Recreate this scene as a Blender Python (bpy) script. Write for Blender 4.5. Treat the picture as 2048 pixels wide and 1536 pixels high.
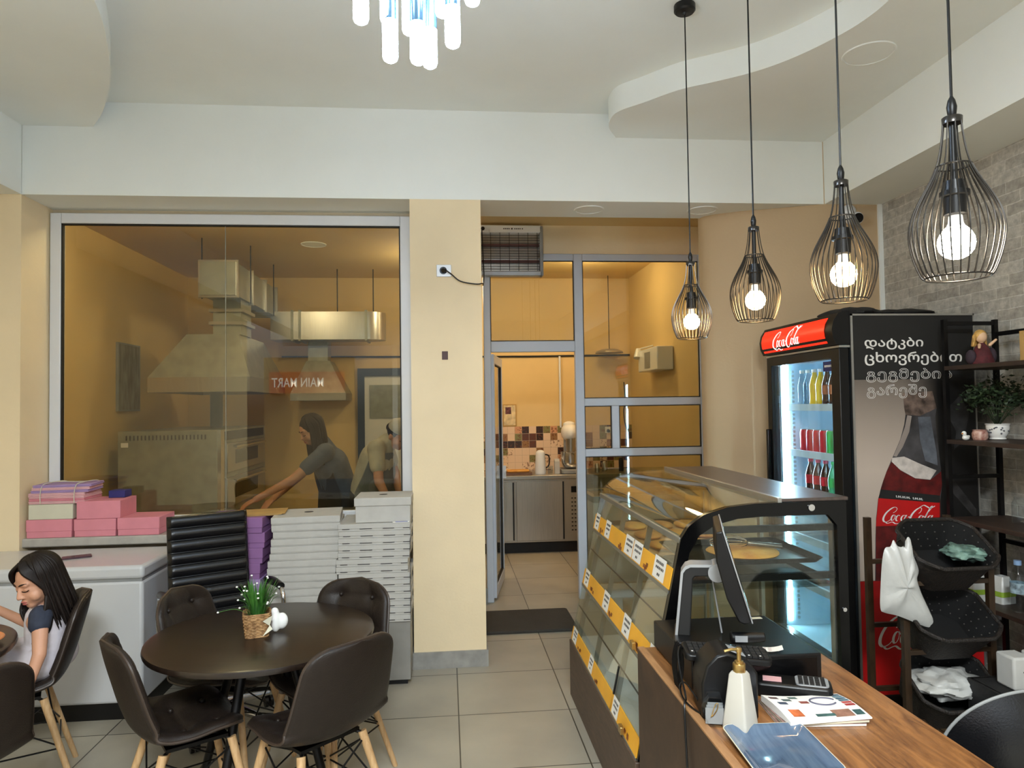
import bpy, bmesh, math, random
from mathutils import Vector, Matrix, noise
for o in list(bpy.data.objects): bpy.data.objects.remove(o)
SC = bpy.context.scene
COL = SC.collection
PI = math.pi
rad = math.radians
rnd = random.Random(7)

# ------------------------------------------------------------------ camera
yaw, pit, rol = rad(-5.33), rad(1.75), rad(0.858)
F_PX = 1406.0
Rz = Matrix.Rotation(yaw, 3, 'Z'); Rx = Matrix.Rotation(pit, 3, 'X'); Ry = Matrix.Rotation(rol, 3, 'Y')
RM = Rz @ Rx @ Ry
right, fwd, up = RM.col[0], RM.col[1], RM.col[2]
cam_d = bpy.data.cameras.new('camera'); cam = bpy.data.objects.new('camera', cam_d); COL.objects.link(cam)
M4 = Matrix(((right[0], up[0], -fwd[0], 0), (right[1], up[1], -fwd[1], 0), (right[2], up[2], -fwd[2], 1.68), (0, 0, 0, 1)))
cam.matrix_world = M4
cam_d.sensor_width = 36; cam_d.lens = F_PX / 2048 * 36; cam_d.clip_start = 0.05
SC.camera = cam

# ------------------------------------------------------------------ world, daylight, exposure
W = bpy.data.worlds.new('world'); SC.world = W; W.use_nodes = True
nt = W.node_tree; bg = nt.nodes['Background']
tc = nt.nodes.new('ShaderNodeTexCoord'); sep = nt.nodes.new('ShaderNodeSeparateXYZ'); rmp = nt.nodes.new('ShaderNodeValToRGB')
nt.links.new(tc.outputs['Generated'], sep.inputs[0]); nt.links.new(sep.outputs['Z'], rmp.inputs[0])
rmp.color_ramp.elements[0].position = 0.0; rmp.color_ramp.elements[0].color = (0.10, 0.10, 0.10, 1)
rmp.color_ramp.elements[1].position = 0.25; rmp.color_ramp.elements[1].color = (0.85, 0.92, 1.0, 1)
nt.links.new(rmp.outputs[0], bg.inputs[0]); bg.inputs[1].default_value = 2.0
SC.view_settings.view_transform = 'Standard'; SC.view_settings.look = 'None'
SC.view_settings.exposure = 0.35; SC.view_settings.gamma = 1.0; SC.view_settings.use_curve_mapping = False
def area(name, loc, size, power, color, rot=(0, 0, 0)):
    l = bpy.data.lights.new(name, 'AREA'); l.shape = 'RECTANGLE'; l.size, l.size_y = size; l.energy = power; l.color = color
    o = bpy.data.objects.new(name, l); o.location = loc; o.rotation_euler = rot; COL.objects.link(o); return o
def point(name, loc, power, color, r=.15):
    l = bpy.data.lights.new(name, 'POINT'); l.energy = power; l.color = color; l.shadow_soft_size = r
    o = bpy.data.objects.new(name, l); o.location = loc; COL.objects.link(o); return o
# added fill panel behind the camera, for general light in the room
area('room_fill_light', (0, -1.2, 3.4), (.9, .9), 300, (.90, .97, 1.0))
# kitchen lamps and one added fill
point('kitchen_light', (-0.05, 7.2, 2.9), 24, (1.0, .86, .62))
point('kitchen_light', (-1.6, 5.28, 3.14), 26, (1.0, .90, .68), .08)  # added fill hidden above the window, brightens the left side of the kitchen
point('kitchen_light', (1.5, 7.3, 3.0), 23, (1.0, .82, .54))

# ------------------------------------------------------------------ mesh helpers
class MB:
    def __init__(s): s.v = []; s.f = []; s.m = []; s.M = Matrix.Identity(4); s.mi = 0
    def add(s, vs, fs):
        b = len(s.v); s.v += [tuple(s.M @ Vector(p)) for p in vs]
        for f in fs: s.f.append([b + i for i in f]); s.m.append(s.mi)
        return s
    def box(s, a, b):
        x0, y0, z0 = a; x1, y1, z1 = b
        return s.add([(x0,y0,z0),(x1,y0,z0),(x1,y1,z0),(x0,y1,z0),(x0,y0,z1),(x1,y0,z1),(x1,y1,z1),(x0,y1,z1)],
                     [(3,2,1,0),(4,5,6,7),(0,1,5,4),(1,2,6,5),(2,3,7,6),(3,0,4,7)])
    def cbox(s, c, d):
        return s.box([c[i]-d[i]/2 for i in range(3)], [c[i]+d[i]/2 for i in range(3)])
    def cyl(s, p0, p1, r0, r1=None, n=16, cap=True):
        return s.tube([p0, p1], [r0, r0 if r1 is None else r1], n, cap)
    def tube(s, pts, r, n=8, cap=True, closed=False):
        pts = [Vector(p) for p in pts]; N = len(pts)
        rs = r if isinstance(r, (list, tuple)) else [r]*N
        vs = []; ref = None
        for i, p in enumerate(pts):
            if closed: t = pts[(i+1) % N] - pts[i-1]
            else: t = pts[min(i+1, N-1)] - pts[max(i-1, 0)]
            if t.length < 1e-9: t = Vector((0,0,1))
            t.normalize()
            if ref is None:
                ref = Vector((0,0,1)) if abs(t.z) < .9 else Vector((1,0,0))
            u = (ref - t*ref.dot(t));
            if u.length < 1e-6: u = t.orthogonal()
            u.normalize(); w = t.cross(u); ref = u
            for k in range(n):
                a = 2*PI*k/n; vs.append(p + (u*math.cos(a) + w*math.sin(a))*rs[i])
        fs = []
        for i in range(N if closed else N-1):
            j = (i+1) % N
            for k in range(n): fs.append((i*n+k, i*n+(k+1)%n, j*n+(k+1)%n, j*n+k))
        if cap and not closed: fs.append(tuple(range(n-1,-1,-1))); fs.append(tuple((N-1)*n+k for k in range(n)))
        return s.add(vs, fs)
    def lathe(s, prof, c=(0,0,0), n=24, cap=True):
        vs = []
        for r, z in prof:
            for k in range(n):
                a = 2*PI*k/n; vs.append((c[0]+r*math.cos(a), c[1]+r*math.sin(a), c[2]+z))
        fs = []
        for i in range(len(prof)-1):
            for k in range(n): fs.append((i*n+k, i*n+(k+1)%n, (i+1)*n+(k+1)%n, (i+1)*n+k))
        if cap: fs.append(tuple(range(n-1,-1,-1))); fs.append(tuple((len(prof)-1)*n+k for k in range(n)))
        return s.add(vs, fs)
    def prism(s, poly, h0, h1, ax='z'):
        def mk(p, h): return {'z': (p[0],p[1],h), 'y': (p[0],h,p[1]), 'x': (h,p[0],p[1])}[ax]
        n = len(poly); vs = [mk(p,h0) for p in poly] + [mk(p,h1) for p in poly]
        fs = [tuple(range(n-1,-1,-1)), tuple(range(n,2*n))] + [(i,(i+1)%n,n+(i+1)%n,n+i) for i in range(n)]
        return s.add(vs, fs)
    def ring(s, outer, inner, h0, h1, ax='y'):
        def mk(p, h): return {'z': (p[0],p[1],h), 'y': (p[0],h,p[1]), 'x': (h,p[0],p[1])}[ax]
        n = len(outer); vs = []
        for P, h in ((outer,h0),(inner,h0),(outer,h1),(inner,h1)): vs += [mk(p,h) for p in P]
        fs = []
        for i in range(n):
            j = (i+1)%n
            fs += [(i,j,n+j,n+i),(2*n+j,2*n+i,3*n+i,3*n+j),(i,2*n+i,2*n+j,j),(n+j,3*n+j,3*n+i,n+i)]
        return s.add(vs, fs)
    def grid(s, fn, nu, nv, closeu=False):
        vs = [fn(i/nu, j/nv) for j in range(nv+1) for i in range(nu+(0 if closeu else 1))]
        w = nu if closeu else nu+1; fs = []
        for j in range(nv):
            for i in range(nu): fs.append((j*w+i, j*w+(i+1)%w, (j+1)*w+(i+1)%w, (j+1)*w+i))
        return s.add(vs, fs)
    def ball(s, c, r, n=14, m=9):
        rr = r if isinstance(r, (tuple, list)) else (r,r,r)
        vs = [(c[0],c[1],c[2]-rr[2])]
        for j in range(1,m):
            t = PI*j/m
            for k in range(n):
                a = 2*PI*k/n; vs.append((c[0]+rr[0]*math.sin(t)*math.cos(a), c[1]+rr[1]*math.sin(t)*math.sin(a), c[2]-rr[2]*math.cos(t)))
        vs.append((c[0],c[1],c[2]+rr[2])); fs = []
        for k in range(n): fs.append((0, 1+(k+1)%n, 1+k)); fs.append((len(vs)-1, 1+(m-2)*n+k, 1+(m-2)*n+(k+1)%n))
        for j in range(m-2):
            for k in range(n): fs.append((1+j*n+k, 1+j*n+(k+1)%n, 1+(j+1)*n+(k+1)%n, 1+(j+1)*n+k))
        return s.add(vs, fs)
    def capsule(s, p0, p1, r0, r1=None, n=12):
        r1 = r0 if r1 is None else r1
        p0 = Vector(p0); p1 = Vector(p1); d = (p1-p0); L = d.length
        if L < 1e-6: return s.ball(p0, r0)
        d /= L; pts = []; rs = []
        for k in range(5):
            a = PI/2*(1 - k/4); pts.append(p0 - d*r0*math.sin(a)); rs.append(max(r0*math.cos(a), 1e-4))
        for k in range(5):
            a = PI/2*k/4; pts.append(p1 + d*r1*math.sin(a)); rs.append(max(r1*math.cos(a), 1e-4))
        return s.tube(pts, rs, n)
    def mesh(s, name='m', ang=38):
        me = bpy.data.meshes.new(name); me.from_pydata(s.v, [], s.f); me.update()
        bm = bmesh.new(); bm.from_mesh(me); bmesh.ops.recalc_face_normals(bm, faces=bm.faces)
        for e in bm.edges:
            if len(e.link_faces) == 2 and e.calc_face_angle(0) > rad(ang): e.smooth = False
        for f in bm.faces: f.smooth = True
        bm.to_mesh(me); bm.free()
        return me
    def build(s, name, mats, parent=None, loc=(0,0,0), bevel=0, seg=2, ang=38, sub=0):
        me = s.mesh(name, ang)
        for m in (mats if isinstance(mats, (list, tuple)) else [mats]): me.materials.append(m)
        if len(me.polygons) == len(s.m): me.polygons.foreach_set('material_index', s.m)
        o = bpy.data.objects.new(name, me); COL.objects.link(o); o.location = loc
        if parent is not None: o.parent = parent
        if bevel:
            b = o.modifiers.new('bevel', 'BEVEL'); b.width = bevel; b.segments = seg; b.limit_method = 'ANGLE'; b.angle_limit = rad(40)
            b.harden_normals = False
        if sub:
            b = o.modifiers.new('sub', 'SUBSURF'); b.levels = sub; b.render_levels = sub
        return o
def tag(o, label, cat, group=None):
    o['label'] = label; o['category'] = cat
    if group: o['group'] = group
    return o
def thing(name, label, cat, loc=(0,0,0), rz=0, group=None):
    o = bpy.data.objects.new(name, None); COL.objects.link(o); o.location = loc; o.rotation_euler = (0,0,rz)
    o.empty_display_size = .05
    return tag(o, label, cat, group)
def struct(o): o['kind'] = 'structure'; return o
def copy_tree(o, parent=None):
    c = o.copy(); COL.objects.link(c); c.parent = parent
    for ch in list(o.children): copy_tree(ch, c)
    return c
def crom(pts, k=6, closed=False):
    P = [Vector(p) for p in pts]; out = []; n = len(P)
    for i in range(n if closed else n-1):
        if closed: a,b,c,d = P[i-1],P[i],P[(i+1)%n],P[(i+2)%n]
        else: a,b,c,d = P[max(i-1,0)],P[i],P[i+1],P[min(i+2,n-1)]
        for j in range(k):
            t = j/k; out.append(.5*((2*b)+(c-a)*t+(2*a-5*b+4*c-d)*t*t+(3*b-a-3*c+d)*t**3))
    if not closed: out.append(P[-1])
    return out
def rrect(x0, y0, x1, y1, r, n=5):
    out = []
    for cx, cy, a0 in ((x1-r,y0+r,-90),(x1-r,y1-r,0),(x0+r,y1-r,90),(x0+r,y0+r,180)):
        for k in range(n+1):
            a = rad(a0+90*k/n); out.append((cx+r*math.cos(a), cy+r*math.sin(a)))
    return out

# ------------------------------------------------------------------ materials
def lin(c): return tuple(((v/255)/12.92 if v/255 <= .04045 else ((v/255+.055)/1.055)**2.4) for v in c)
def mat(name, col, rough=.5, metal=0, var=.06, scale=8, bump=0, bscale=60, col2=None, emit=0, ecol=None, coat=0, stretch=None, spec=.5, alpha=None):
    m = bpy.data.materials.new(name); m.use_nodes = True; t = m.node_tree; p = t.nodes['Principled BSDF']
    p.inputs['Roughness'].default_value = rough; p.inputs['Metallic'].default_value = metal
    p.inputs['Specular IOR Level'].default_value = spec
    if coat: p.inputs['Coat Weight'].default_value = coat
    c = lin(col); c2 = lin(col2) if col2 else tuple(max(0, v*(1-var*2)) for v in c); c1 = c if col2 else tuple(min(1, v*(1+var)) for v in c)
    tc = t.nodes.new('ShaderNodeTexCoord'); nz = t.nodes.new('ShaderNodeTexNoise'); nz.inputs['Scale'].default_value = scale; nz.inputs['Detail'].default_value = 4
    src = tc.outputs['Object']
    if stretch:
        mp = t.nodes.new('ShaderNodeMapping'); mp.inputs['Scale'].default_value = stretch; t.links.new(src, mp.inputs[0]); src = mp.outputs[0]
    t.links.new(src, nz.inputs[0])
    r = t.nodes.new('ShaderNodeValToRGB'); r.color_ramp.elements[0].color = (*c2,1); r.color_ramp.elements[1].color = (*c1,1)
    r.color_ramp.elements[0].position = .3; r.color_ramp.elements[1].position = .7
    t.links.new(nz.outputs['Fac'], r.inputs[0]); t.links.new(r.outputs[0], p.inputs['Base Color'])
    if bump:
        n2 = t.nodes.new('ShaderNodeTexNoise'); n2.inputs['Scale'].default_value = bscale; n2.inputs['Detail'].default_value = 5
        t.links.new(src, n2.inputs[0]); b = t.nodes.new('ShaderNodeBump'); b.inputs['Strength'].default_value = bump; b.inputs['Distance'].default_value = .01
        t.links.new(n2.outputs['Fac'], b.inputs['Height']); t.links.new(b.outputs[0], p.inputs['Normal'])
    if emit:
        p.inputs['Emission Color'].default_value = (*lin(ecol or col),1); p.inputs['Emission Strength'].default_value = emit
    return m
def glassmat(name, tint=(245,250,248), ior=1.45, rough=0.0, gloss=1.0):
    m = bpy.data.materials.new(name); m.use_nodes = True; t = m.node_tree; t.nodes.remove(t.nodes['Principled BSDF'])
    out = t.nodes['Material Output']; tr = t.nodes.new('ShaderNodeBsdfTransparent'); gl = t.nodes.new('ShaderNodeBsdfGlossy')
    nz = t.nodes.new('ShaderNodeTexNoise'); nz.inputs['Scale'].default_value = 3
    mr = t.nodes.new('ShaderNodeMapRange'); mr.inputs['To Min'].default_value = rough; mr.inputs['To Max'].default_value = rough+.01
    t.links.new(nz.outputs['Fac'], mr.inputs[0]); t.links.new(mr.outputs[0], gl.inputs['Roughness'])
    tr.inputs[0].default_value = (*lin(tint),1); gl.inputs[0].default_value = (gloss,gloss,gloss,1)
    lw = t.nodes.new('ShaderNodeLayerWeight'); lw.inputs[0].default_value = .5
    pw = t.nodes.new('ShaderNodeMath'); pw.operation = 'POWER'; pw.inputs[1].default_value = 5; t.links.new(lw.outputs['Facing'], pw.inputs[0])
    fr = t.nodes.new('ShaderNodeMapRange'); f0 = ((ior-1)/(ior+1))**2; fr.inputs['To Min'].default_value = f0; fr.inputs['To Max'].default_value = 1
    t.links.new(pw.outputs[0], fr.inputs[0]); mx = t.nodes.new('ShaderNodeMixShader')
    t.links.new(fr.outputs[0], mx.inputs[0]); t.links.new(tr.outputs[0], mx.inputs[1]); t.links.new(gl.outputs[0], mx.inputs[2])
    t.links.new(mx.outputs[0], out.inputs[0]); return m
def emitmat(name, col, s):
    m = bpy.data.materials.new(name); m.use_nodes = True; p = m.node_tree.nodes['Principled BSDF']
    p.inputs['Base Color'].default_value = (*lin(col),1); p.inputs['Emission Color'].default_value = (*lin(col),1); p.inputs['Emission Strength'].default_value = s
    p.inputs['Roughness'].default_value = .3
    return m
def woodmat(name, c1, c2, scale=(1,12,12), rough=.4, coat=0, wscale=3.0, bump=.05):
    m = bpy.data.materials.new(name); m.use_nodes = True; t = m.node_tree; p = t.nodes['Principled BSDF']
    tc = t.nodes.new('ShaderNodeTexCoord'); mp = t.nodes.new('ShaderNodeMapping'); mp.inputs['Scale'].default_value = scale
    t.links.new(tc.outputs['Object'], mp.inputs[0])
    nz = t.nodes.new('ShaderNodeTexNoise'); nz.inputs['Scale'].default_value = wscale; nz.inputs['Detail'].default_value = 8; nz.inputs['Roughness'].default_value = .65; nz.inputs['Distortion'].default_value = 1.2
    t.links.new(mp.outputs[0], nz.inputs[0])
    r = t.nodes.new('ShaderNodeValToRGB'); r.color_ramp.elements[0].color = (*lin(c2),1); r.color_ramp.elements[1].color = (*lin(c1),1)
    r.color_ramp.elements[0].position = .32; r.color_ramp.elements[1].position = .66
    t.links.new(nz.outputs['Fac'], r.inputs[0]); t.links.new(r.outputs[0], p.inputs['Base Color'])
    b = t.nodes.new('ShaderNodeBump'); b.inputs['Strength'].default_value = bump; t.links.new(nz.outputs['Fac'], b.inputs['Height']); t.links.new(b.outputs[0], p.inputs['Normal'])
    p.inputs['Roughness'].default_value = rough
    if coat: p.inputs['Coat Weight'].default_value = coat; p.inputs['Coat Roughness'].default_value = .15
    return m
def tilefloor():
    m = bpy.data.materials.new('floor_tile'); m.use_nodes = True; t = m.node_tree; p = t.nodes['Principled BSDF']
    tc = t.nodes.new('ShaderNodeTexCoord'); mp = t.nodes.new('ShaderNodeMapping'); mp.inputs['Location'].default_value = (-0.6535+6*.6086, -4.479+20*.5905, 0)
    t.links.new(tc.outputs['Object'], mp.inputs[0])
    bk = t.nodes.new('ShaderNodeTexBrick'); bk.offset = 0; bk.squash = 1; bk.inputs['Scale'].default_value = 1
    bk.inputs['Brick Width'].default_value = .6086; bk.inputs['Row Height'].default_value = .5905; bk.inputs['Mortar Size'].default_value = .0035; bk.inputs['Mortar Smooth'].default_value = .1
    bk.inputs['Color1'].default_value = (*lin((172,165,148)),1); bk.inputs['Color2'].default_value = (*lin((160,154,140)),1); bk.inputs['Mortar'].default_value = (*lin((70,66,58)),1)
    t.links.new(mp.outputs[0], bk.inputs['Vector'])
    nz = t.nodes.new('ShaderNodeTexNoise'); nz.inputs['Scale'].default_value = 2.2; nz.inputs['Detail'].default_value = 6; t.links.new(tc.outputs['Object'], nz.inputs[0])
    r = t.nodes.new('ShaderNodeValToRGB'); r.color_ramp.elements[0].color = (.82,.82,.82,1); r.color_ramp.elements[1].color = (1.06,1.05,1.02,1)
    r.color_ramp.elements[0].position = .3; r.color_ramp.elements[1].position = .7
    t.links.new(nz.outputs['Fac'], r.inputs[0])
    mx = t.nodes.new('ShaderNodeMix'); mx.data_type = 'RGBA'; mx.blend_type = 'MULTIPLY'; mx.inputs[0].default_value = 1
    t.links.new(bk.outputs['Color'], mx.inputs[6]); t.links.new(r.outputs[0], mx.inputs[7]); t.links.new(mx.outputs[2], p.inputs['Base Color'])
    p.inputs['Roughness'].default_value = .42
    b = t.nodes.new('ShaderNodeBump'); b.inputs['Strength'].default_value = .25; b.inputs['Distance'].default_value = .003; b.invert = True
    t.links.new(bk.outputs['Fac'], b.inputs['Height']); t.links.new(b.outputs[0], p.inputs['Normal'])
    return m
def brickmat():
    m = bpy.data.materials.new('brick_wallpaper'); m.use_nodes = True; t = m.node_tree; p = t.nodes['Principled BSDF']
    tc = t.nodes.new('ShaderNodeTexCoord'); sp = t.nodes.new('ShaderNodeSeparateXYZ'); cb = t.nodes.new('ShaderNodeCombineXYZ')
    t.links.new(tc.outputs['Object'], sp.inputs[0]); t.links.new(sp.outputs['Y'], cb.inputs['X']); t.links.new(sp.outputs['Z'], cb.inputs['Y'])
    nz = t.nodes.new('ShaderNodeTexNoise'); nz.inputs['Scale'].default_value = 9; nz.inputs['Detail'].default_value = 3; t.links.new(cb.outputs[0], nz.inputs[0])
    vm = t.nodes.new('ShaderNodeVectorMath'); vm.operation = 'SCALE'; vm.inputs['Scale'].default_value = .012; t.links.new(nz.outputs['Color'], vm.inputs[0])
    va = t.nodes.new('ShaderNodeVectorMath'); t.links.new(cb.outputs[0], va.inputs[0]); t.links.new(vm.outputs[0], va.inputs[1])
    bk = t.nodes.new('ShaderNodeTexBrick'); bk.inputs['Scale'].default_value = 1; bk.inputs['Brick Width'].default_value = .185; bk.inputs['Row Height'].default_value = .062
    bk.inputs['Mortar Size'].default_value = .004; bk.inputs['Mortar Smooth'].default_value = .5
    bk.inputs['Color1'].default_value = (*lin((196,192,182)),1); bk.inputs['Color2'].default_value = (*lin((170,165,155)),1); bk.inputs['Mortar'].default_value = (*lin((206,203,194)),1)
    t.links.new(va.outputs[0], bk.inputs['Vector'])
    n2 = t.nodes.new('ShaderNodeTexNoise'); n2.inputs['Scale'].default_value = 22; n2.inputs['Detail'].default_value = 8; n2.inputs['Roughness'].default_value = .7; t.links.new(cb.outputs[0], n2.inputs[0])
    r = t.nodes.new('ShaderNodeValToRGB'); r.color_ramp.elements[0].color = (.62,.61,.6,1); r.color_ramp.elements[1].color = (1.08,1.07,1.05,1); r.color_ramp.elements[0].position = .33; r.color_ramp.elements[1].position = .62
    t.links.new(n2.outputs['Fac'], r.inputs[0])
    mx = t.nodes.new('ShaderNodeMix'); mx.data_type = 'RGBA'; mx.blend_type = 'MULTIPLY'; mx.inputs[0].default_value = 1
    t.links.new(bk.outputs['Color'], mx.inputs[6]); t.links.new(r.outputs[0], mx.inputs[7]); t.links.new(mx.outputs[2], p.inputs['Base Color'])
    b = t.nodes.new('ShaderNodeBump'); b.inputs['Strength'].default_value = .5; b.inputs['Distance'].default_value = .006; b.invert = True
    t.links.new(bk.outputs['Fac'], b.inputs['Height']); t.links.new(b.outputs[0], p.inputs['Normal'])
    p.inputs['Roughness'].default_value = .8
    return m
def mosaicmat():
    # kitchen splashback: peach tiles with scattered dark, olive and brown pictured ones
    m = bpy.data.materials.new('splashback_tile'); m.use_nodes = True; t = m.node_tree; p = t.nodes['Principled BSDF']
    tc = t.nodes.new('ShaderNodeTexCoord'); sp = t.nodes.new('ShaderNodeSeparateXYZ'); t.links.new(tc.outputs['Object'], sp.inputs[0])
    def math_(op, a, b=None):
        n = t.nodes.new('ShaderNodeMath'); n.operation = op
        if hasattr(a, 'links'): t.links.new(a, n.inputs[0])
        else: n.inputs[0].default_value = a
        if b is not None:
            if hasattr(b, 'links'): t.links.new(b, n.inputs[1])
            else: n.inputs[1].default_value = b
        return n.outputs[0]
    S = .088; ux = math_('DIVIDE', math_('ADD', sp.outputs['X'], 10), S); uy = math_('DIVIDE', math_('ADD', sp.outputs['Z'], 10.02), S)
    cb = t.nodes.new('ShaderNodeCombineXYZ'); t.links.new(math_('FLOOR', ux), cb.inputs[0]); t.links.new(math_('FLOOR', uy), cb.inputs[1])
    wn = t.nodes.new('ShaderNodeTexWhiteNoise'); wn.noise_dimensions = '2D'; t.links.new(cb.outputs[0], wn.inputs['Vector'])
    r = t.nodes.new('ShaderNodeValToRGB'); r.color_ramp.interpolation = 'CONSTANT'; cr = r.color_ramp
    cr.elements[0].position = 0; cr.elements[0].color = (*lin((226,196,164)),1); cr.elements[1].position = .55; cr.elements[1].color = (*lin((60,42,36)),1)
    for pos, c in ((.66,(128,122,74)),(.75,(150,110,70)),(.84,(96,60,48)),(.93,(206,150,110))):
        e = cr.elements.new(pos); e.color = (*lin(c),1)
    t.links.new(wn.outputs['Value'], r.inputs[0])
    # little motif blobs on the pictured tiles
    nz = t.nodes.new('ShaderNodeTexNoise'); nz.inputs['Scale'].default_value = 45; t.links.new(tc.outputs['Object'], nz.inputs[0])
    gt = math_('GREATER_THAN', nz.outputs['Fac'], .58); pic = math_('GREATER_THAN', wn.outputs['Value'], .36); k = math_('MULTIPLY', gt, pic)
    mx = t.nodes.new('ShaderNodeMix'); mx.data_type = 'RGBA'; t.links.new(math_('MULTIPLY', k, .7), mx.inputs[0]); t.links.new(r.outputs[0], mx.inputs[6]); mx.inputs[7].default_value = (*lin((110,60,40)),1)
    fx = math_('FRACT', ux); fy = math_('FRACT', uy)
    g = math_('MAXIMUM', math_('LESS_THAN', fx, .04), math_('LESS_THAN', fy, .04))
    m2 = t.nodes.new('ShaderNodeMix'); m2.data_type = 'RGBA'; t.links.new(g, m2.inputs[0]); t.links.new(mx.outputs[2], m2.inputs[6]); m2.inputs[7].default_value = (*lin((190,165,140)),1)
    t.links.new(m2.outputs[2], p.inputs['Base Color']); p.inputs['Roughness'].default_value = .25
    return m
M = {}
M['white_paint'] = mat('white_paint', (238,241,236), .7, var=.012, scale=2.5, bump=.06, bscale=35)
M['beige_paint'] = mat('beige_paint', (236,216,178), .65, var=.025, scale=3, bump=.08, bscale=60)
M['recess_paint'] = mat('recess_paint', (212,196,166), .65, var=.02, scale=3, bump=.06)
M['shaded_beige_paint'] = mat('shaded_beige_paint', (196,170,134), .65, var=.02, scale=3, bump=.08, bscale=60)  # beige wall paint darkened: weaker light on the angled wall put into the colour
M['freezer_white'] = mat('freezer_white', (196,197,198), .25, var=.01, coat=.2)
M['kitchen_paint'] = mat('kitchen_paint', (222,192,134), .65, var=.03, scale=2, bump=.05)
M['floor'] = tilefloor(); M['brick'] = brickmat(); M['mosaic'] = mosaicmat()
M['pvc'] = mat('white_pvc', (222,224,226), .3, var=.01)
M['pvc_cool'] = mat('cool_pvc', (200,206,216), .3, var=.015)
M['gasket'] = mat('black_gasket', (20,17,14), .6)
M['glass'] = glassmat('window_glass', (226,226,216), 1.5)
M['clear'] = glassmat('clear_glass', (250,252,251), 1.45)
M['caseglass'] = glassmat('case_glass', (246,250,247), 1.5)
M['plastic_clear'] = glassmat('clear_plastic', (240,244,246), 1.35, .05)
M['base_tile'] = mat('grey_skirting_tile', (150,148,142), .4, var=.12, scale=14)
M['black'] = mat('black_plastic', (14,14,15), .38, var=.1, spec=.35)
M['black_gloss'] = mat('black_gloss', (8,8,9), .22, var=.1, spec=.3)
M['black_matte'] = mat('black_matte', (26,25,24), .75, var=.1)
M['black_metal'] = mat('black_metal', (24,23,23), .4, .6)
M['chrome'] = mat('chrome', (215,215,218), .12, 1, var=.02)
M['steel'] = mat('brushed_steel', (176,172,164), .3, .85, var=.05, scale=5, stretch=(40,40,1))
M['galv'] = mat('galvanised_steel', (150,152,140), .35, .35, var=.1, scale=9)
M['alu'] = mat('aluminium_trim', (186,186,184), .3, .9, var=.03)
M['leather'] = mat('brown_leather', (37,29,24), .45, var=.08, scale=30, bump=.15, bscale=220, spec=.32)
M['leather_edge'] = mat('brown_leather_piping', (60,48,40), .4, var=.1)
M['leather_black'] = mat('black_leather', (16,16,18), .26, var=.08, bump=.1, bscale=200)
M['beech'] = woodmat('beech_leg', (206,170,124), (176,138,94), (18,18,2), .45)
M['tabletop'] = woodmat('dark_walnut_top', (40,29,22), (23,16,12), (2,26,26), .32, .15)
M['counterwood'] = woodmat('counter_oak', (170,116,66), (92,56,32), (9,1.3,9), .33, .2, 2.4)
M['counterpanel'] = woodmat('counter_panel_wood', (78,57,41), (52,37,26), (10,2,2), .5)
M['counteredge'] = woodmat('counter_edge_wood', (172,128,86), (140,98,62), (10,1.5,10), .45)
M['casebase'] = woodmat('case_base_wood', (94,74,60), (70,54,43), (3,2,14), .5)
M['casetop'] = woodmat('case_top_laminate', (84,72,66), (66,56,52), (8,1.4,8), .28)
M['shelfwood'] = woodmat('shelf_wood', (62,46,36), (38,27,22), (6,1,6), .5)
M['white_enamel'] = mat('white_enamel', (226,228,230), .22, var=.01, coat=.2)
M['grey_plastic'] = mat('grey_plastic', (140,142,142), .45)
M['silver_plastic'] = mat('silver_plastic', (168,170,172), .35, .3)
M['card_white'] = mat('white_cardboard', (188,186,180), .7, var=.03, scale=20)
M['card_cream'] = mat('cream_cardboard', (206,202,180), .75, var=.03)
M['card_pink'] = mat('pink_cardboard', (216,136,148), .7, var=.04)
M['card_pink2'] = mat('pale_pink_cardboard', (226,176,180), .7, var=.05)
M['card_purple'] = mat('purple_cardboard', (148,104,154), .7, var=.05)
M['card_lilac'] = mat('lilac_cardboard', (168,140,186), .7, var=.05)
M['kraft'] = mat('kraft_paper', (186,148,86), .75, var=.1)
M['paper'] = mat('white_paper', (238,236,230), .7, var=.02)
M['ink'] = mat('dark_print', (52,48,52), .6)
M['yellow'] = mat('yellow_print', (244,178,48), .45, var=.05, scale=5)
M['bread'] = mat('baked_bread', (216,160,84), .7, var=.25, scale=14, bump=.4, bscale=40, col2=(170,104,44))
M['bread2'] = mat('golden_pastry', (228,176,84), .65, col2=(190,120,48), scale=9, bump=.3, bscale=30)
M['tray_dark'] = mat('dark_baking_tray', (44,42,40), .3, .7, var=.2)
M['red'] = mat('red_print', (196,20,22), .4, var=.04)
M['white_print'] = mat('white_print', (236,236,234), .5)
M['wicker'] = mat('dark_wicker', (30,22,16), .6, var=.35, scale=60, bump=.6, bscale=120)
M['basket'] = mat('seagrass_wicker', (186,146,98), .7, col2=(120,84,48), scale=50, bump=.6, bscale=90)
M['bag'] = mat('white_plastic_bag', (196,196,192), .35, var=.04, scale=20, bump=.25, bscale=25)
M['leaf'] = mat('green_leaf', (74,128,48), .5, col2=(40,86,30), scale=12)
M['leaf_dark'] = mat('dark_green_leaf', (50,68,38), .6, col2=(26,40,22), scale=14)
M['porcelain'] = mat('white_porcelain', (240,240,236), .2, var=.01, coat=.3)
M['gold'] = mat('brushed_gold', (190,160,100), .3, .9, var=.06)
M['skin'] = mat('skin', (205,152,122), .5, var=.05, scale=10)
M['hair'] = mat('dark_brown_hair', (27,18,14), .55, var=.35, scale=40, stretch=(6,6,.5), spec=.3)
M['navy'] = mat('navy_fabric', (44,50,66), .85, var=.1, scale=40)
M['white_fabric'] = mat('white_fabric', (214,206,212), .85, var=.06, scale=25)
M['blue_plate'] = mat('blue_glaze', (96,116,140), .12, col2=(72,92,118), scale=6, stretch=(10,1,1), coat=.6)
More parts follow.
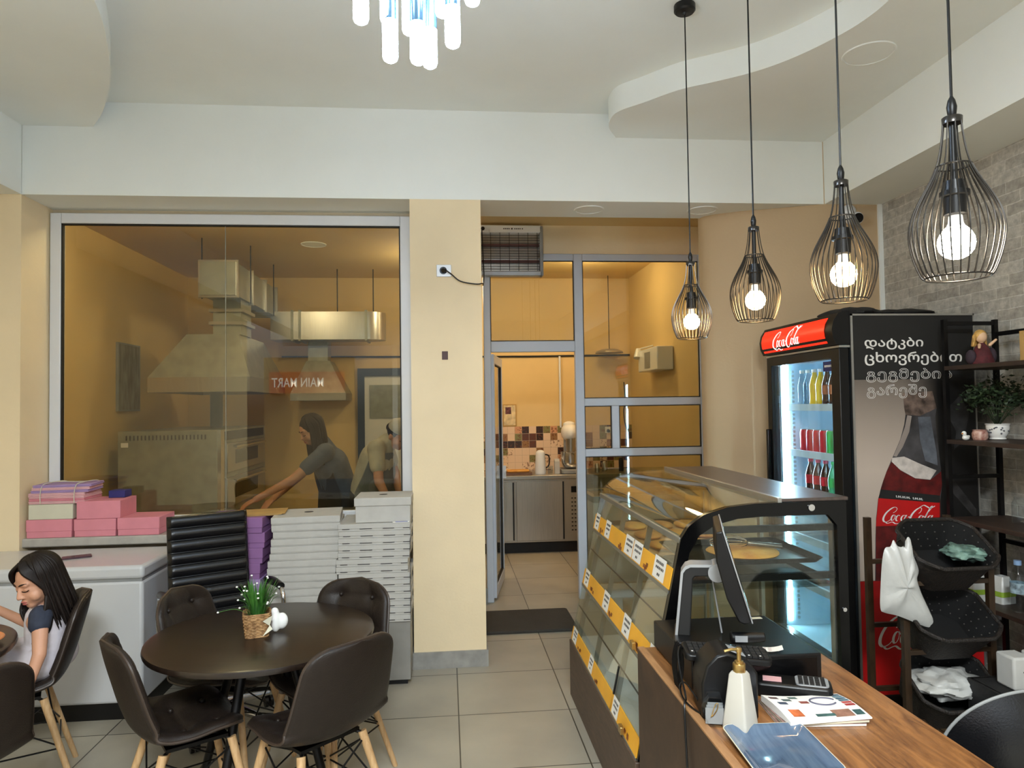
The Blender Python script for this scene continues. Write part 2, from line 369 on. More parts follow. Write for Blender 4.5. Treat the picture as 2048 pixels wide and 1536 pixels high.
M['orange_glaze'] = mat('orange_glaze', (206,124,72), .3, var=.06)
# ------------------------------------------------------------------ shell
def wallbox(name, a, b, m, bevel=0):
    o = MB().box(a, b).build(name, m, bevel=bevel); return struct(o)
o = MB().box((-3.4,-4.2,-.06), (3.4,8.7,0)).build('floor', M['floor']); struct(o)
YB = 4.6
wallbox('wall_left', (-3.13,-1.2,0), (-3.03,4.6,3.64), M['beige_paint'])
wallbox('wall_right', (3.03,-4,0), (3.13,4.6,3.64), M['brick'])
wallbox('wall_left_pier', (-3.13,4.6,0), (-2.62,5.05,3.64), M['beige_paint'])
wallbox('wall_centre_pier', (-.227,YB,0), (.238,6.14,3.04), M['beige_paint'])
o = MB().prism([(2.3,6.14),(1.87,5.02),(1.885,4.95),(1.93,4.90),(2.10,4.80),(2.62,4.60),(3.13,4.60),(3.13,6.14)], 0, 3.64).build('wall_back_right', M['shaded_beige_paint'], ang=60); struct(o)
wallbox('wall_back_beam', (-2.62,YB+.002,3.04), (2.62,5.0,3.64), M['white_paint'])
wallbox('wall_left_bulkhead', (-3.03,-4,3.04), (-2.62,5.0,3.64), M['white_paint'])
wallbox('wall_right_bulkhead', (2.62,-4,3.04), (3.03,4.6,3.64), M['white_paint'])
wallbox('ceiling', (-3.13,-4.1,3.634), (3.13,5.0,3.72), M['white_paint'])
def drop(name, pts, rest):
    P = [(p[0],p[1]) for p in crom([(x,y,0) for x,y in pts], 5)] + rest
    o = MB().prism(P, 3.475, 3.64).build(name, M['white_paint'], ang=40); return struct(o)
drop('ceiling_drop_right', [(1.16,4.605),(1.07,4.43),(1.05,4.28),(1.08,4.17),(1.19,4.05),(1.35,3.87),(1.53,3.75),(1.70,3.62),(1.83,3.46),(1.93,3.27),(1.985,3.1),(2.0,2.9),(1.97,2.5),(1.98,2.0),(2.12,1.5),(2.4,1.1),(2.62,.95)], [(2.62,4.605)])
drop('ceiling_drop_left', [(-2.2,4.605),(-2.04,4.38),(-1.9,4.14),(-1.77,3.89),(-1.63,3.55),(-1.53,3.25),(-1.47,2.9),(-1.5,2.4),(-1.7,1.9),(-2.1,1.5),(-2.62,1.3)], [(-2.62,4.605)])
# window wall of the left bay, above and below the glass
o = MB().box((-2.62,4.95,0), (-.227,5.05,.93)).box((-2.62,4.95,3.0), (-.227,5.05,3.64)).build('wall_back_left', M['recess_paint']); struct(o)
wallbox('wall_over_door', (.238,6.05,2.99), (2.4,6.14,3.64), M['beige_paint'])
wallbox('ceiling_lobby', (.238,5.0,3.45), (2.4,6.1,3.5), M['beige_paint'])
# kitchen
wallbox('wall_kitchen_left', (-3.13,5.05,0), (-3.03,8.7,3.3), M['kitchen_paint'])
wallbox('wall_kitchen_right', (2.29,6.14,0), (2.39,8.7,3.3), M['kitchen_paint'])
o = MB().box((-3.13,8.6,0), (2.39,8.7,3.3)).build('wall_kitchen_back', M['kitchen_paint']); struct(o)
o = MB().box((.12,8.588,.78), (2.29,8.6,1.42)).build('wall_kitchen_splashback', M['mosaic']); struct(o)
wallbox('ceiling_kitchen', (-3.13,5.0,3.25), (2.39,8.7,3.32), M['kitchen_paint'])
# shop front behind the camera
o = MB().box((-3.13,-4.1,2.9), (3.13,-4.0,3.64))
for x in (-1.0,1.0,3.08): o.box((x-.05,-4.1,0), (x+.05,-4.0,2.9))
struct(o.build('wall_front', M['pvc']))
# skirting
o = MB().box((-.24,YB-.012,0), (.25,YB+.0,.105)).box((-.24,YB,0),(-.227,4.95,.105)).box((.238,YB,0),(.25,6.05,.105)).box((.25,6.02,0),(.33,6.05,.13)).build('baseboard_back', M['base_tile']); struct(o)
struct(MB().box((3.0,4.585,0),(3.03,4.6,3.04)).build('trim_1', M['white_paint']))

# ------------------------------------------------------------------ window 1 (left bay)
def frame_bars(mb, rects, y0, y1):
    for x0,z0,x1,z1 in rects: mb.box((x0,y0,z0),(x1,y1,z1))
w = struct(MB().box((-2.62,4.90,.86),(-.235,4.955,.90)).build('window_1', M['pvc'], bevel=.003))
m = MB(); frame_bars(m, [(-2.615,.90,-2.545,3.01),(-.31,.90,-.235,3.01),(-2.545,2.94,-.31,3.01),(-2.545,.90,-.31,.98)], 4.905, 4.965)
f = struct(m.build('frame', M['pvc'], w, bevel=.006))
m = MB(); frame_bars(m, [(-2.545,.98,-2.537,2.94),(-.318,.98,-.31,2.94),(-2.545,2.931,-.31,2.94)], 4.912, 4.94); struct(m.build('gasket', M['gasket'], f))
struct(MB().box((-2.54,4.925,.98),(-1.492,4.931,2.935)).build('pane', M['glass'], w))
struct(MB().box((-1.488,4.925,.98),(-.315,4.931,2.935)).build('pane', M['glass'], w))
struct(MB().box((-1.492,4.9245,.98),(-1.488,4.9315,2.935)).build('pane_joint', M['galv'], w))

# ------------------------------------------------------------------ window 2 and door 1 (doorway partition)
m = MB(); y0, y1 = 6.04, 6.10
frame_bars(m, [(.325,0,.385,3.0),(1.12,0,1.197,3.0),(2.24,0,2.30,3.0),(.385,2.94,1.12,3.0),(1.197,2.94,2.24,3.0),(.385,2.142,1.12,2.236),
               (1.197,1.665,2.24,1.732),(1.197,1.225,2.24,1.292),(1.436,1.292,1.503,1.665),(1.197,0,2.24,.12)], y0, y1)
w2 = struct(m.build('window_2', M['pvc_cool'], bevel=.006))
for (x0,z0,x1,z1) in [(.385,2.236,1.12,2.94),(1.197,1.732,2.24,2.94),(1.197,1.292,1.436,1.665),(1.503,1.292,2.24,1.665),(1.197,.12,2.24,1.225)]:
    g = struct(MB().box((x0,6.066,z0),(x1,6.072,z1)).build('pane', M['glass'], w2))
    m = MB(); t = .007; frame_bars(m, [(x0,z0,x0+t,z1),(x1-t,z0,x1,z1),(x0+t,z1-t,x1-t,z1),(x0+t,z0,x1-t,z0+t)], 6.05, 6.066); struct(m.build('gasket', M['gasket'], w2))
d = struct(MB().box((0,-.022,.02),(.06,.022,2.13)).box((.68,-.022,.02),(.735,.022,2.13)).box((.06,-.022,.02),(.68,.022,.12)).box((.06,-.022,2.05),(.68,.022,2.13)).build('door_1', M['pvc_cool'], bevel=.005))
d.location = (.392,6.105,0); d.rotation_euler = (0,0,rad(80))
struct(MB().box((.06,-.004,.12),(.68,.004,2.05)).build('pane', M['glass'], d))
m = MB(); frame_bars(m, [(.06,.12,.068,2.05),(.672,.12,.68,2.05),(.068,.12,.672,.128),(.068,2.042,.672,2.05)], -.016, .016); struct(m.build('gasket', M['gasket'], d))
struct(MB().box((.69,-.05,.98),(.715,-.022,1.10)).cyl((.70,-.05,1.05),(.58,-.05,1.05),.01).build('door_handle', M['pvc'], d))

# round ceiling grilles
def grille(x, y, z, label, r=.105):
    g = thing('ceiling_speaker', label, 'ceiling speaker', (x,y,z), 0, 'round grilles in the ceiling')
    MB().lathe([(r-.014,0),(r-.012,-.006),(r-.002,-.006),(r,0)],(0,0,0),40).build('rim', M['white_paint'], g)
    MB().lathe([(.001,-.001),(r-.014,-.003),(r-.014,0)],(0,0,0),40).build('grille', M['white_paint'], g)
grille(2.20, 3.40, 3.475, 'round flat white grille in the dropped ceiling beside the curved step', .13)
grille(1.006, 4.80, 3.04, 'round flat white grille in the beam underside above the doorway, left of a pair')
grille(1.815, 4.78, 3.04, 'round flat white grille in the beam underside near the right pier')

# camera on the right pier
c = thing('security_camera', 'small white bullet security camera high on the beige pier beside the brick wall', 'camera', (2.79,4.6,2.985))
MB().lathe([(.05,0),(.052,.012),(.03,.03),(.012,.034)],(0,0,0),24).build('base', M['white_enamel'], c).rotation_euler = (rad(90),0,0)
MB().cyl((0,-.03,0),(0,-.045,-.03),.014).build('bracket', M['white_enamel'], c)
b = MB().cyl((0,-.02,-.055),(-.01,-.13,-.075),.038,.04,24).build('body', M['white_enamel'], c, bevel=.006)
MB().cyl((-.0095,-.125,-.074),(-.0105,-.136,-.076),.033,.033,24).build('lens', M['black_gloss'], b)
# wall plates on the centre pier
s = thing('wall_socket', 'white square wall socket high on the centre pier with a black plug', 'socket', (-.008,YB,2.567))
MB().box((-.048,-.011,-.04),(.048,0,.04)).build('plate', M['white_enamel'], s, bevel=.004)
p = MB().cyl((-.004,-.011,0),(-.004,-.02,0),.024,.024,20).build('plug', M['black'], s)
MB().cyl((-.004,-.02,0),(.012,-.045,-.004),.017,.009,12).build('plug_grip', M['black'], p)
# ------------------------------------------------------------------ heater over the doorway
h = thing('infrared_heater', 'wall-mounted infrared heater with wire guard over the doorway beside the pier', 'heater', (.56,5.98,2.80))
X0, X1 = -.31, .27
MB().box((X0,.04,.0),(X1,.06,.42)).build('reflector', M['steel'], h)
MB().box((X0,-.03,.36),(X1,.06,.425)).build('top_bar', M['white_enamel'], h, bevel=.008)
MB().box((X0,-.03,-.01),(X1,.06,.03)).build('bottom_bar', M['silver_plastic'], h, bevel=.006)
for s0 in (X0-.012, X1-.018): MB().box((s0,-.03,-.01),(s0+.03,.06,.42)).build('end_cap', M['grey_plastic'], h, bevel=.006)
for z in (.12,.26): MB().cyl((X0+.01,.015,z),(X1-.02,.015,z),.012,.012,12).build('heating_tube', mat('dull_quartz_tube',(110,66,62),.3), h)
g = MB()
for i in range(14): g.cyl((X0,-.025,.045+i*.0225),(X1-.01,-.025,.045+i*.0225),.0022,None,5)
for i in range(7): g.cyl((X0+.06+i*.08,-.028,.03),(X0+.06+i*.08,-.028,.36),.0022,None,5)
g.build('wire_guard', M['black_metal'], h)
MB().cyl((X0+.075,-.03,.392),(X0+.075,-.038,.392),.016,None,16).build('knob', M['black'], h)
m = MB()
for x in (-.06,-.045,-.03,-.015,.035,.05,.065,.08,.1): m.box((x,-.0315,.388),(x+.009,-.0305,.398))
m.box((.008,-.0315,.386),(.02,-.0305,.400)); m.build('printed_mark', M['ink'], h)
MB().tube(crom([(.30,5.945,3.21),(.305,5.94,3.06),(.31,5.93,2.9),(.30,5.6,2.74),(.26,5.0,2.57),(.236,4.62,2.50),(.2,4.583,2.48),(.1,4.575,2.49),(.04,4.565,2.535),(.004,4.555,2.563)],6), .0045, 6)
hc = MB(); hc.tube(crom([(.315,5.93,3.2),(.32,5.93,3.05),(.325,5.92,2.88),(.31,5.6,2.72),(.27,5.0,2.545),(.245,4.61,2.487),(.2,4.583,2.478),(.1,4.575,2.495),(.04,4.565,2.54),(.006,4.553,2.563)],6), .0042, 6)
tag(hc.build('power_cord', M['black']), 'thin black power cord drooping from the heater to the socket on the pier', 'cord')
tag(MB().box((-.027,YB-.004,1.985),(.012,YB,2.04)).build('cover_plate', mat('brown_plate',(72,36,30),.5), bevel=.002), 'small dark brown rectangular plate on the centre pier below the socket', 'plate')
# door mat
tag(MB().prism(rrect(.21,5.2,.955,5.74,.03), .001, .022).build('door_mat', mat('charcoal_mat',(58,54,48),.9,bump=.5,bscale=150), bevel=.006), 'dark charcoal rubber mat on the tiles in front of the doorway', 'mat')
# ------------------------------------------------------------------ pendants over the counter
wire_m = mat('black_chrome_wire', (70,67,64), .28, .85, var=.05)
warm = emitmat('warm_bulb', (255,208,140), 60); cool = emitmat('neutral_bulb', (255,238,210), 70)
def pendant(x, y, zb, bulb, label, rz=0):
    P = thing('pendant_lamp', label, 'pendant lamp', (x,y,zb), rz, 'wire cage pendants over the counter')
    top = 3.634 - zb
    MB().lathe([(.05,0),(.052,-.004),(.052,-.03),(.045,-.038),(.012,-.04),(.006,-.05)],(0,0,top),28).build('canopy', M['black'], P)
    MB().cyl((0,0,.40),(0,0,top-.04),.0032,None,8).build('cord', M['black'], P)
    g = MB().lathe([(.003,.055),(.008,.045),(.011,.03),(.009,.01),(.006,0)],(0,0,.365),14).build('cord_grip', M['black'], P)
    prof = [(.019,.37),(.0205,.345),(.024,.315),(.029,.285),(.037,.255),(.050,.225),(.066,.195),(.081,.165),(.0915,.135),(.0955,.105),(.093,.075),(.085,.04),(.073,.008),(.066,0)]
    pr = [(p.x,p.z) for p in crom([(r,0,z) for r,z in prof],3)]
    m = MB(); N = 32
    for k in range(N):
        a = 2*PI*k/N
        q = pr if k % 4 == 0 else [p for p in pr if p[1] < .262]
        m.tube([(r*math.cos(a), r*math.sin(a), z) for r,z in q], .0017, 5)
    m.lathe([(.0185,.372),(.0215,.37),(.0205,.355),(.018,.355)],(0,0,0),24)
    for r, z in ((.066,0.0),(.036,.257)):
        m.tube([(r*math.cos(2*PI*k/32), r*math.sin(2*PI*k/32), z) for k in range(32)], .0021, 6, closed=True)
    m.build('wire_cage', wire_m, P, ang=60)
    MB().cyl((0,0,.37),(0,0,.215),.008,None,12).build('stem', M['black'], P)
    MB().lathe([(.01,.225),(.022,.222),(.024,.20),(.031,.198),(.031,.188),(.024,.186),(.023,.145),(.015,.142)],(0,0,0),24).build('socket', M['black'], P)
    b = MB().lathe([(.014,.145),(.016,.125),(.021,.115)],(0,0,0),20).build('bulb_neck', M['white_enamel'], P)
    MB().lathe([(.021,.115),(.030,.105),(.0365,.092),(.0385,.078),(.035,.062),(.026,.050),(.012,.043),(.001,.042)],(0,0,0),24).build('bulb', bulb, P)
    return P
pendant(1.187, 3.30, 1.992, warm, 'wire cage pendant farthest from the camera, in front of the glass partition')
pendant(1.217, 2.66, 2.000, warm, 'wire cage pendant in front of the beige pier, second from the doorway', .3)
pendant(1.222, 2.05, 1.988, warm, 'wire cage pendant hanging just above the lit red fridge header', .8)
pendant(1.168, 1.50, 1.958, cool, 'largest nearest wire cage pendant with whiter bulb against the brick wall', 1.2)

# ------------------------------------------------------------------ chandelier of light tubes
ch = thing('tube_chandelier', 'chandelier of hanging light tubes with glowing white ends at the top of the picture', 'chandelier', (-.08,2.0,2.6))
tube_e = emitmat('led_tube', (206,228,255), 75)
blue = mat('blue_tinted_metal', (96,128,150), .2, .8)
MB().lathe([(.22,0),(.225,-.006),(.225,-.03),(.21,-.035)],(0,0,1.034),40).build('canopy', M['chrome'], ch)
tubes = [(-.15,.0,.172),(-.074,.0,.175),(-.068,.0,.064),(.011,-.02,.050),(.042,.12,.108),(.11,.0,.112),(.082,.06,.234),(.168,.0,.237),(-.02,.14,.22),(.06,-.16,.26),(-.11,-.12,.28),(.13,-.1,.29)]
for x,y,z in tubes:
    t = MB().cyl((x,y,z+.118),(x,y,z+.33),.0225,None,20).build('tube', blue, ch)
    MB().lathe([(.001,0),(.012,.002),(.019,.007),(.0222,.016),(.0222,.118)],(x,y,z),20).build('light_tip', tube_e, t)
    MB().cyl((x,y,z+.33),(x*.9,y*.9,1.0),.0018,None,5).build('cable', M['chrome'], t)

# ------------------------------------------------------------------ round table
TX, TY = -.775, 3.055
tb = thing('round_table', 'round dark walnut cafe table with slim black legs among four brown chairs', 'table', (TX,TY,0))
MB().lathe([(.43,.722),(.452,.726),(.455,.735),(.452,.747),(.44,.75),(.001,.75)],(0,0,0),72).build('table_top', M['tabletop'], tb)
MB().lathe([(.14,.712),(.14,.7225)],(0,0,0),32).build('mounting_plate', M['black_metal'], tb)
for a in (70,160,250,340):
    ca, sa = math.cos(rad(a)), math.sin(rad(a))
    MB().cyl((.12*ca,.12*sa,.715),(.33*ca,.33*sa,0),.02,.016,14).build('leg', M['black_metal'], tb)

# ------------------------------------------------------------------ tufted shell chairs
def chair_meshes():
    prof = crom([(0,.195,.452),(0,.165,.462),(0,.08,.462),(0,-.02,.452),(0,-.11,.462),(0,-.175,.51),(0,-.21,.585),(0,-.238,.68),(0,-.262,.77),(0,-.278,.845)],8)
    L = [0]
    for i in range(1,len(prof)): L.append(L[-1]+(prof[i]-prof[i-1]).length)
    T = L[-1]
    def at(s):
        s = max(0,min(1,s))*T
        for i in range(1,len(prof)):
            if L[i] >= s:
                k = (s-L[i-1])/(L[i]-L[i-1]); p = prof[i-1].lerp(prof[i],k); d = (prof[i]-prof[i-1]).normalized(); return p, d
        return prof[-1], (prof[-1]-prof[-2]).normalized()
    def W(s):
        ks = [(0,.205),(.12,.222),(.3,.232),(.45,.232),(.6,.222),(.8,.207),(1,.19)]
        for (a,wa),(b,wb) in zip(ks,ks[1:]):
            if s <= b: return wa+(wb-wa)*(s-a)/(b-a)
        return .19
    tufts = [(.06,.24),(-.06,.24)] and [(u,v) for v in (.14,.30) for u in (-.5,.5)] + [(u,v) for v in (.55,.72,.89) for u in (-.45,.45)]
    def pt(u, v, off, soft):
        p, d = at(v); n = Vector((0,-d.z,d.y))  # outward normal to the sitter's side
        if n.z < 0 and v < .4: n = -n
        n = Vector((0, -d.z, d.y));
        e = (v-.5)*2; e = math.copysign(max(0,abs(e)-.72)/.28, e); w = W(v)*max(1e-3,(1-abs(e)**2.6))**(1/2.6) if abs(e) < 1 else 1e-3
        x = u*w
        seatness = max(0,min(1,(.5-v)/.15+.5))
        rise = (u*u)*(.045*seatness+.06*(1-seatness)) * (w/.22)
        if v < .1: rise -= (1-v/.1)**2*.02
        q = Vector((x,p.y,p.z)) + Vector((0, (1-seatness)*rise, seatness*rise))
        nn = Vector((-u*.45*1.0, n.y*-1 if False else 0, 0))
        nrm = Vector((0, d.z, -d.y)) * -1
        # sitter side: up on the seat, forward on the back
        nrm = Vector((0, d.z, -d.y)); nrm = nrm if (nrm.z*seatness + nrm.y*(1-seatness)) > 0 else -nrm
        h = off
        if soft:
            edge = max(0, 1-abs(u)**6)*max(0,1-abs((v-.5)*2)**10)
            puff = .030*edge**.5
            for tu,tv in tufts:
                r2 = ((u-tu)*.21)**2+((v-tv)*T)**2
                puff -= .016*math.exp(-r2/.0011)
            for tv in (.14,.30,.55,.72,.89): puff -= .0045*math.exp(-((v-tv)*T)**2/.00012)*edge
            for tu in (-.47,.47): puff -= .004*math.exp(-((u-tu)*.21)**2/.00012)*edge
            h += puff
        return q + nrm*h, nrm
    nu, nv = 26, 64
    def vv(j): return .5-.5*math.cos(PI*j) if False else j
    m = MB()
    top = lambda u,v: pt(u*2-1, v, .006, True)[0]; bot = lambda u,v: pt(u*2-1, v, -.010, False)[0]
    m.grid(top,nu,nv); n0 = (nu+1)*(nv+1); m.grid(bot,nu,nv)
    loop = [i for i in range(nu+1)] + [(j+1)*(nu+1)-1 for j in range(1,nv+1)] + [nv*(nu+1)+i for i in range(nu-1,-1,-1)] + [j*(nu+1) for j in range(nv-1,0,-1)]
    for a,b in zip(loop, loop[1:]+loop[:1]): m.f.append([a,b,n0+b,n0+a]); m.m.append(0)
    pipe = MB(); ring = [pt(-1+2*i/nu,0,0,False)[0] for i in range(0,nu+1,2)]
    ring = [pt(1,j/nv,-.002,False)[0] for j in range(0,nv+1)] + [pt(-1,j/nv,-.002,False)[0] for j in range(nv,-1,-1)]
    cl = []
    for p in ring:
        if not cl or (p-cl[-1]).length > .006: cl.append(p)
    pipe.tube(cl,.0055,6,closed=True)
    btn = []
    for tu,tv in tufts:
        p,n = pt(tu,tv,.018,False); b = MB(); b.ball(p,(.011,.011,.011),10,6); btn.append(b)
    return m, pipe, btn
_cm, _pipe, _btn = chair_meshes()
def make_chair():
    c = thing('tufted_shell_chair', 'x', 'chair')
    sh = _cm.build('seat_shell', M['leather'], c, ang=70); _pipe.build('piping', M['leather_edge'], sh)
    for b in _btn: b.build('button', M['leather'], sh)
    legs = []
    for sx in (-1,1):
        for sy in (-1,1):
            a = (sx*.135, .02+sy*.12, .425); b = (sx*.215, .0+sy*.225, 0)
            MB().cyl(a,b,.0165,.0115,14).build('leg', M['beech'], c); legs.append((Vector(a),Vector(b)))
    m = MB(); g = lambda i,t: legs[i][0].lerp(legs[i][1],t)
    for i,j in ((0,1),(2,3),(0,2),(1,3)):
        m.cyl(g(i,.06),g(j,.48),.0038,None,6); m.cyl(g(j,.06),g(i,.48),.0038,None,6); m.cyl(g(i,.5),g(j,.5),.0038,None,6)
    for i in range(4): m.cyl(g(i,.02),(g(i,.02).x*.6,.02+(g(i,.02).y-.02)*.5,.442),.007,None,8)
    m.box((-.13,-.09,.425),(.13,.13,.438))
    m.build('strut_frame', M['black_metal'], c)
    return c
ch0 = make_chair()
def chair(x, y, face, label, first=[True]):
    c = ch0 if first[0] else copy_tree(ch0); first[0] = False
    c.location = (x,y,0); c.rotation_euler = (0,0,rad(face)-PI/2); c['label'] = label; c['group'] = 'brown tufted shell chairs'
    return c
# face = direction the sitter looks, degrees from +X
chair(-1.03, 2.875, 32, 'brown tufted chair at the front left of the round table, outer back towards the camera')
chair(-.51, 2.80, 134, 'brown tufted chair at the front right of the round table, outer back towards the camera')
chair(-1.025, 3.39, -14, 'brown tufted chair tucked behind the left side of the round table, before the office chair')
chair(-.555, 3.29, -118, 'brown tufted chair at the rear right of the round table, before white pizza boxes')
chair(-1.925, 3.375, 207, 'brown tufted chair the girl sits on, in front of the white chest freezer')
chair(-1.745, 2.625, 140, 'brown tufted chair at the lower left edge of the picture, back towards the camera')

# table at the left edge, with the girl's plate
t2 = thing('cafe_table', 'dark walnut cafe table cut off by the left edge beside the girl', 'table', (-2.21,2.94,0))
MB().lathe([(.44,.722),(.462,.726),(.465,.735),(.462,.747),(.45,.75),(.001,.75)],(0,0,0),64).build('table_top', M['tabletop'], t2)
for a in (45,135,225,315):
    ca, sa = math.cos(rad(a)), math.sin(rad(a))
    MB().cyl((.12*ca,.12*sa,.722),(.30*ca,.30*sa,0),.02,.016,14).build('leg', M['black_metal'], t2)
pl = thing('plate', 'orange plate at the left edge on the table in front of the girl', 'plate', (-1.915,3.02,.75))
MB().lathe([(.05,.0),(.075,.004),(.12,.022),(.125,.024),(.122,.027),(.075,.009),(.001,.006)],(0,0,0),40).build('dish', M['orange_glaze'], pl)
f_ = thing('pastry', 'piece of baked pastry on the orange plate', 'food', (-1.91,3.02,.7572))
MB().grid(lambda u,v: Vector((.075*math.cos(2*PI*u)*math.sin(PI*v)*(1+.1*math.sin(5*u*2*PI)), .05*math.sin(2*PI*u)*math.sin(PI*v), .02-.02*math.cos(PI*v))),20,8,True).build('crust', M['bread'], f_)

# ------------------------------------------------------------------ flower basket and white ornament on the table
fb = thing('flower_basket', 'wicker basket of artificial grass with tiny white flowers on the round table', 'flower basket', (-.79,3.015,.75), .25)
m = MB()
sq = lambda s,k,n: (s*max(-1,min(1,1.25*math.cos(2*PI*k/n))), s*max(-1,min(1,1.25*math.sin(2*PI*k/n))))
for row in range(13):
    z = .006+.0068*row; pts = []
    for k in range(48):
        s_ = .0425+.010*z/.093+(.0018 if (k//2+row)%2 else -.0012); x, y = sq(s_,k,48); pts.append((x,y,z+(.0008 if k%4 < 2 else -.0008)))
    m.tube(pts,.0034,5,closed=True)
for k in range(24): m.cyl((*sq(.0425,k,24),.002),(*sq(.0522,k,24),.094),.002,None,5)
m.grid(lambda u,v: Vector((*sq(.039+.010*v,u*24,24),.002+.085*v)),24,2,True)
m.prism([(.040*max(-1,min(1,1.25*math.cos(2*PI*k/24))),.040*max(-1,min(1,1.25*math.sin(2*PI*k/24)))) for k in range(24)],0,.004)
for z,s in ((.094,.0525),(.003,.0435)):
    m.tube([(s*max(-1,min(1,1.25*math.cos(2*PI*k/40))),s*max(-1,min(1,1.25*math.sin(2*PI*k/40))),z) for k in range(40)],.0035,6,closed=True)
m.build('wicker_pot', M['basket'], fb)
MB().prism([(.046*math.cos(2*PI*k/20),.046*math.sin(2*PI*k/20)) for k in range(20)],.07,.082).build('moss', M['leaf_dark'], fb)
m = MB(); r = random.Random(4)
for k in range(130):
    a = r.uniform(0,2*PI); rr = r.uniform(0,.03); h = r.uniform(.06,.15); out = r.uniform(.005,.075)
    b0 = Vector((rr*math.cos(a),rr*math.sin(a),.08)); tip = b0+Vector((math.cos(a)*out,math.sin(a)*out,h)); mid = b0.lerp(tip,.55)+Vector((0,0,.018)); w = r.uniform(.002,.0042)
    s = Vector((-math.sin(a),math.cos(a),0))*w
    m.add([b0-s,b0+s,mid+s*1.1,mid-s*1.1,tip],[(0,1,2,3),(3,2,4)])
m.build('grass_leaves', M['leaf'], fb)
fl = MB(); st = MB()
for k in range(20):
    a = r.uniform(0,2*PI); h = r.uniform(.05,.16); out = r.uniform(.03,.09)
    if k == 0: a, h, out = rad(190), .035, .135
    b0 = Vector((.015*math.cos(a),.015*math.sin(a),.08)); tip = b0+Vector((math.cos(a)*out,math.sin(a)*out,h)); mid = b0.lerp(tip,.5)+Vector((0,0,.02))
    st.tube(crom([b0,mid,tip],5),.0009,4); fl.ball(tip,(.0048,.0048,.0038),8,5)
fb_s = st.build('flower_stems', M['leaf'], fb); fl.build('flowers', M['porcelain'], fb)
bw = MB()
for sx in (-1,1): bw.add([(.05,-.052,.05),(.05+.01,-.06,.05+.028*sx+.012),(.05-.028,-.062,.05+.03*sx-.01),(.048,-.056,.048)],[(0,1,2,3)])
bw.build('ribbon_bow', M['card_cream'], fb)
e = thing('rabbit_ornament', 'small white porcelain ornament of two leaning lumps beside the flower basket', 'ornament', (-.722,3.045,.75))
b = MB(); b.ball((0,0,.045),(.022,.022,.045),20,14); b.ball((.022,.012,.042),(.026,.024,.034),20,14); b.ball((-.004,0,.082),(.017,.016,.02),16,10)
o = b.build('body', M['porcelain'], e)
rm = o.modifiers.new('r','REMESH'); rm.mode = 'VOXEL'; rm.voxel_size = .003; rm.use_smooth_shade = True
sm = o.modifiers.new('s','SMOOTH'); sm.iterations = 6
# ------------------------------------------------------------------ window ledge and chest freezer
struct(MB().prism(rrect(-2.66,4.63,-1.0,4.91,.02),.845,.90).build('trim_2', mat('grey_stone_sill',(176,172,164),.25,var=.08,scale=12), bevel=.008))
fz = thing('chest_freezer', 'white chest freezer along the window ledge behind the girl, phone on its lid', 'freezer', (-2.3,4.33,0))
MB().box((-.62,-.275,.09),(.63,.275,.752)).build('cabinet', M['freezer_white'], fz, bevel=.018, seg=3)
MB().box((-.60,-.255,.0),(.61,.255,.092)).build('plinth', M['black'], fz)
MB().box((-.615,-.27,.748),(.625,.27,.764)).build('seal', M['grey_plastic'], fz)
ld = MB().box((-.625,-.285,.762),(.637,.28,.836)).build('lid', M['freezer_white'], fz, bevel=.02, seg=3)
MB().box((-.40,-.30,.77),(-.18,-.284,.80)).build('lid_handle', M['black'], ld, bevel=.006)
MB().box((-.60,-.281,.40),(-.20,-.273,.735)).build('front_grille', M['black_gloss'], fz, bevel=.004)
MB().cyl((-.24,-.279,.66),(-.24,-.286,.66),.007,None,12).build('indicator_light', emitmat('indicator',(255,255,255),3), fz)
ph = thing('mobile_phone', 'dark plum coloured mobile phone lying on the white freezer lid', 'phone', (-2.145,4.32,.836), rad(28))
MB().prism(rrect(-.075,-.037,.075,.037,.010),.0006,.009).build('body', mat('plum_case',(70,40,52),.3), ph, bevel=.002)
MB().prism(rrect(-.072,-.034,.072,.034,.009),.009,.0096).build('screen', M['black_gloss'], ph)

# ------------------------------------------------------------------ pink cake boxes
def cake_box(x0, x1, z0, h, m, label, y=4.642, d=.25, rz=0, seam=True):
    b = thing('cake_box', label, 'box', ((x0+x1)/2, y+d/2, z0+.0006), rz, 'cake boxes on the window ledge')
    w = (x1-x0)/2; hs = h*.34 if seam else 0
    if seam: MB().box((-w+.003,-d/2+.003,0),(w-.003,d/2-.003,h*.4)).build('tray', m, b, bevel=.002)
    MB().box((-w,-d/2,hs),(w,d/2,h-.001)).build('lid', m, b, bevel=.003)
    return b
cake_box(-2.606,-2.336,.90,.114,M['card_pink'],'pink cake box at the left end of the ledge, directly on it')
cake_box(-2.592,-2.330,1.014,.094,M['card_cream'],'cream coloured cake box under the tied bundle of flat cartons', seam=False)
cake_box(-2.324,-2.074,.90,.110,M['card_pink'],'lower pink cake box in the middle pile of two on the ledge')
cake_box(-2.310,-2.052,1.010,.112,M['card_pink'],'upper pink cake box in the middle pile on the ledge', rz=rad(1.5), seam=False)
cake_box(-2.066,-1.812,.90,.112,M['card_pink'],'pink cake box nearest the office chair, alone at the right of the ledge')
r = random.Random(3)
z = 1.109; cols = ['card_pink2','card_pink','card_pink2','card_pink2','card_lilac','card_pink2','card_lilac']
labs = ['lowest flat pale pink carton in the tied bundle on the cream box','flat brighter pink carton, second from the bottom of the tied bundle','flat pale pink carton, third from the bottom of the tied bundle','flat pale pink carton in the middle of the tied bundle','flat lilac carton, third from the top of the tied bundle','flat pale pink carton just below the top of the tied bundle','topmost flat lilac carton of the tied bundle under the string knot']
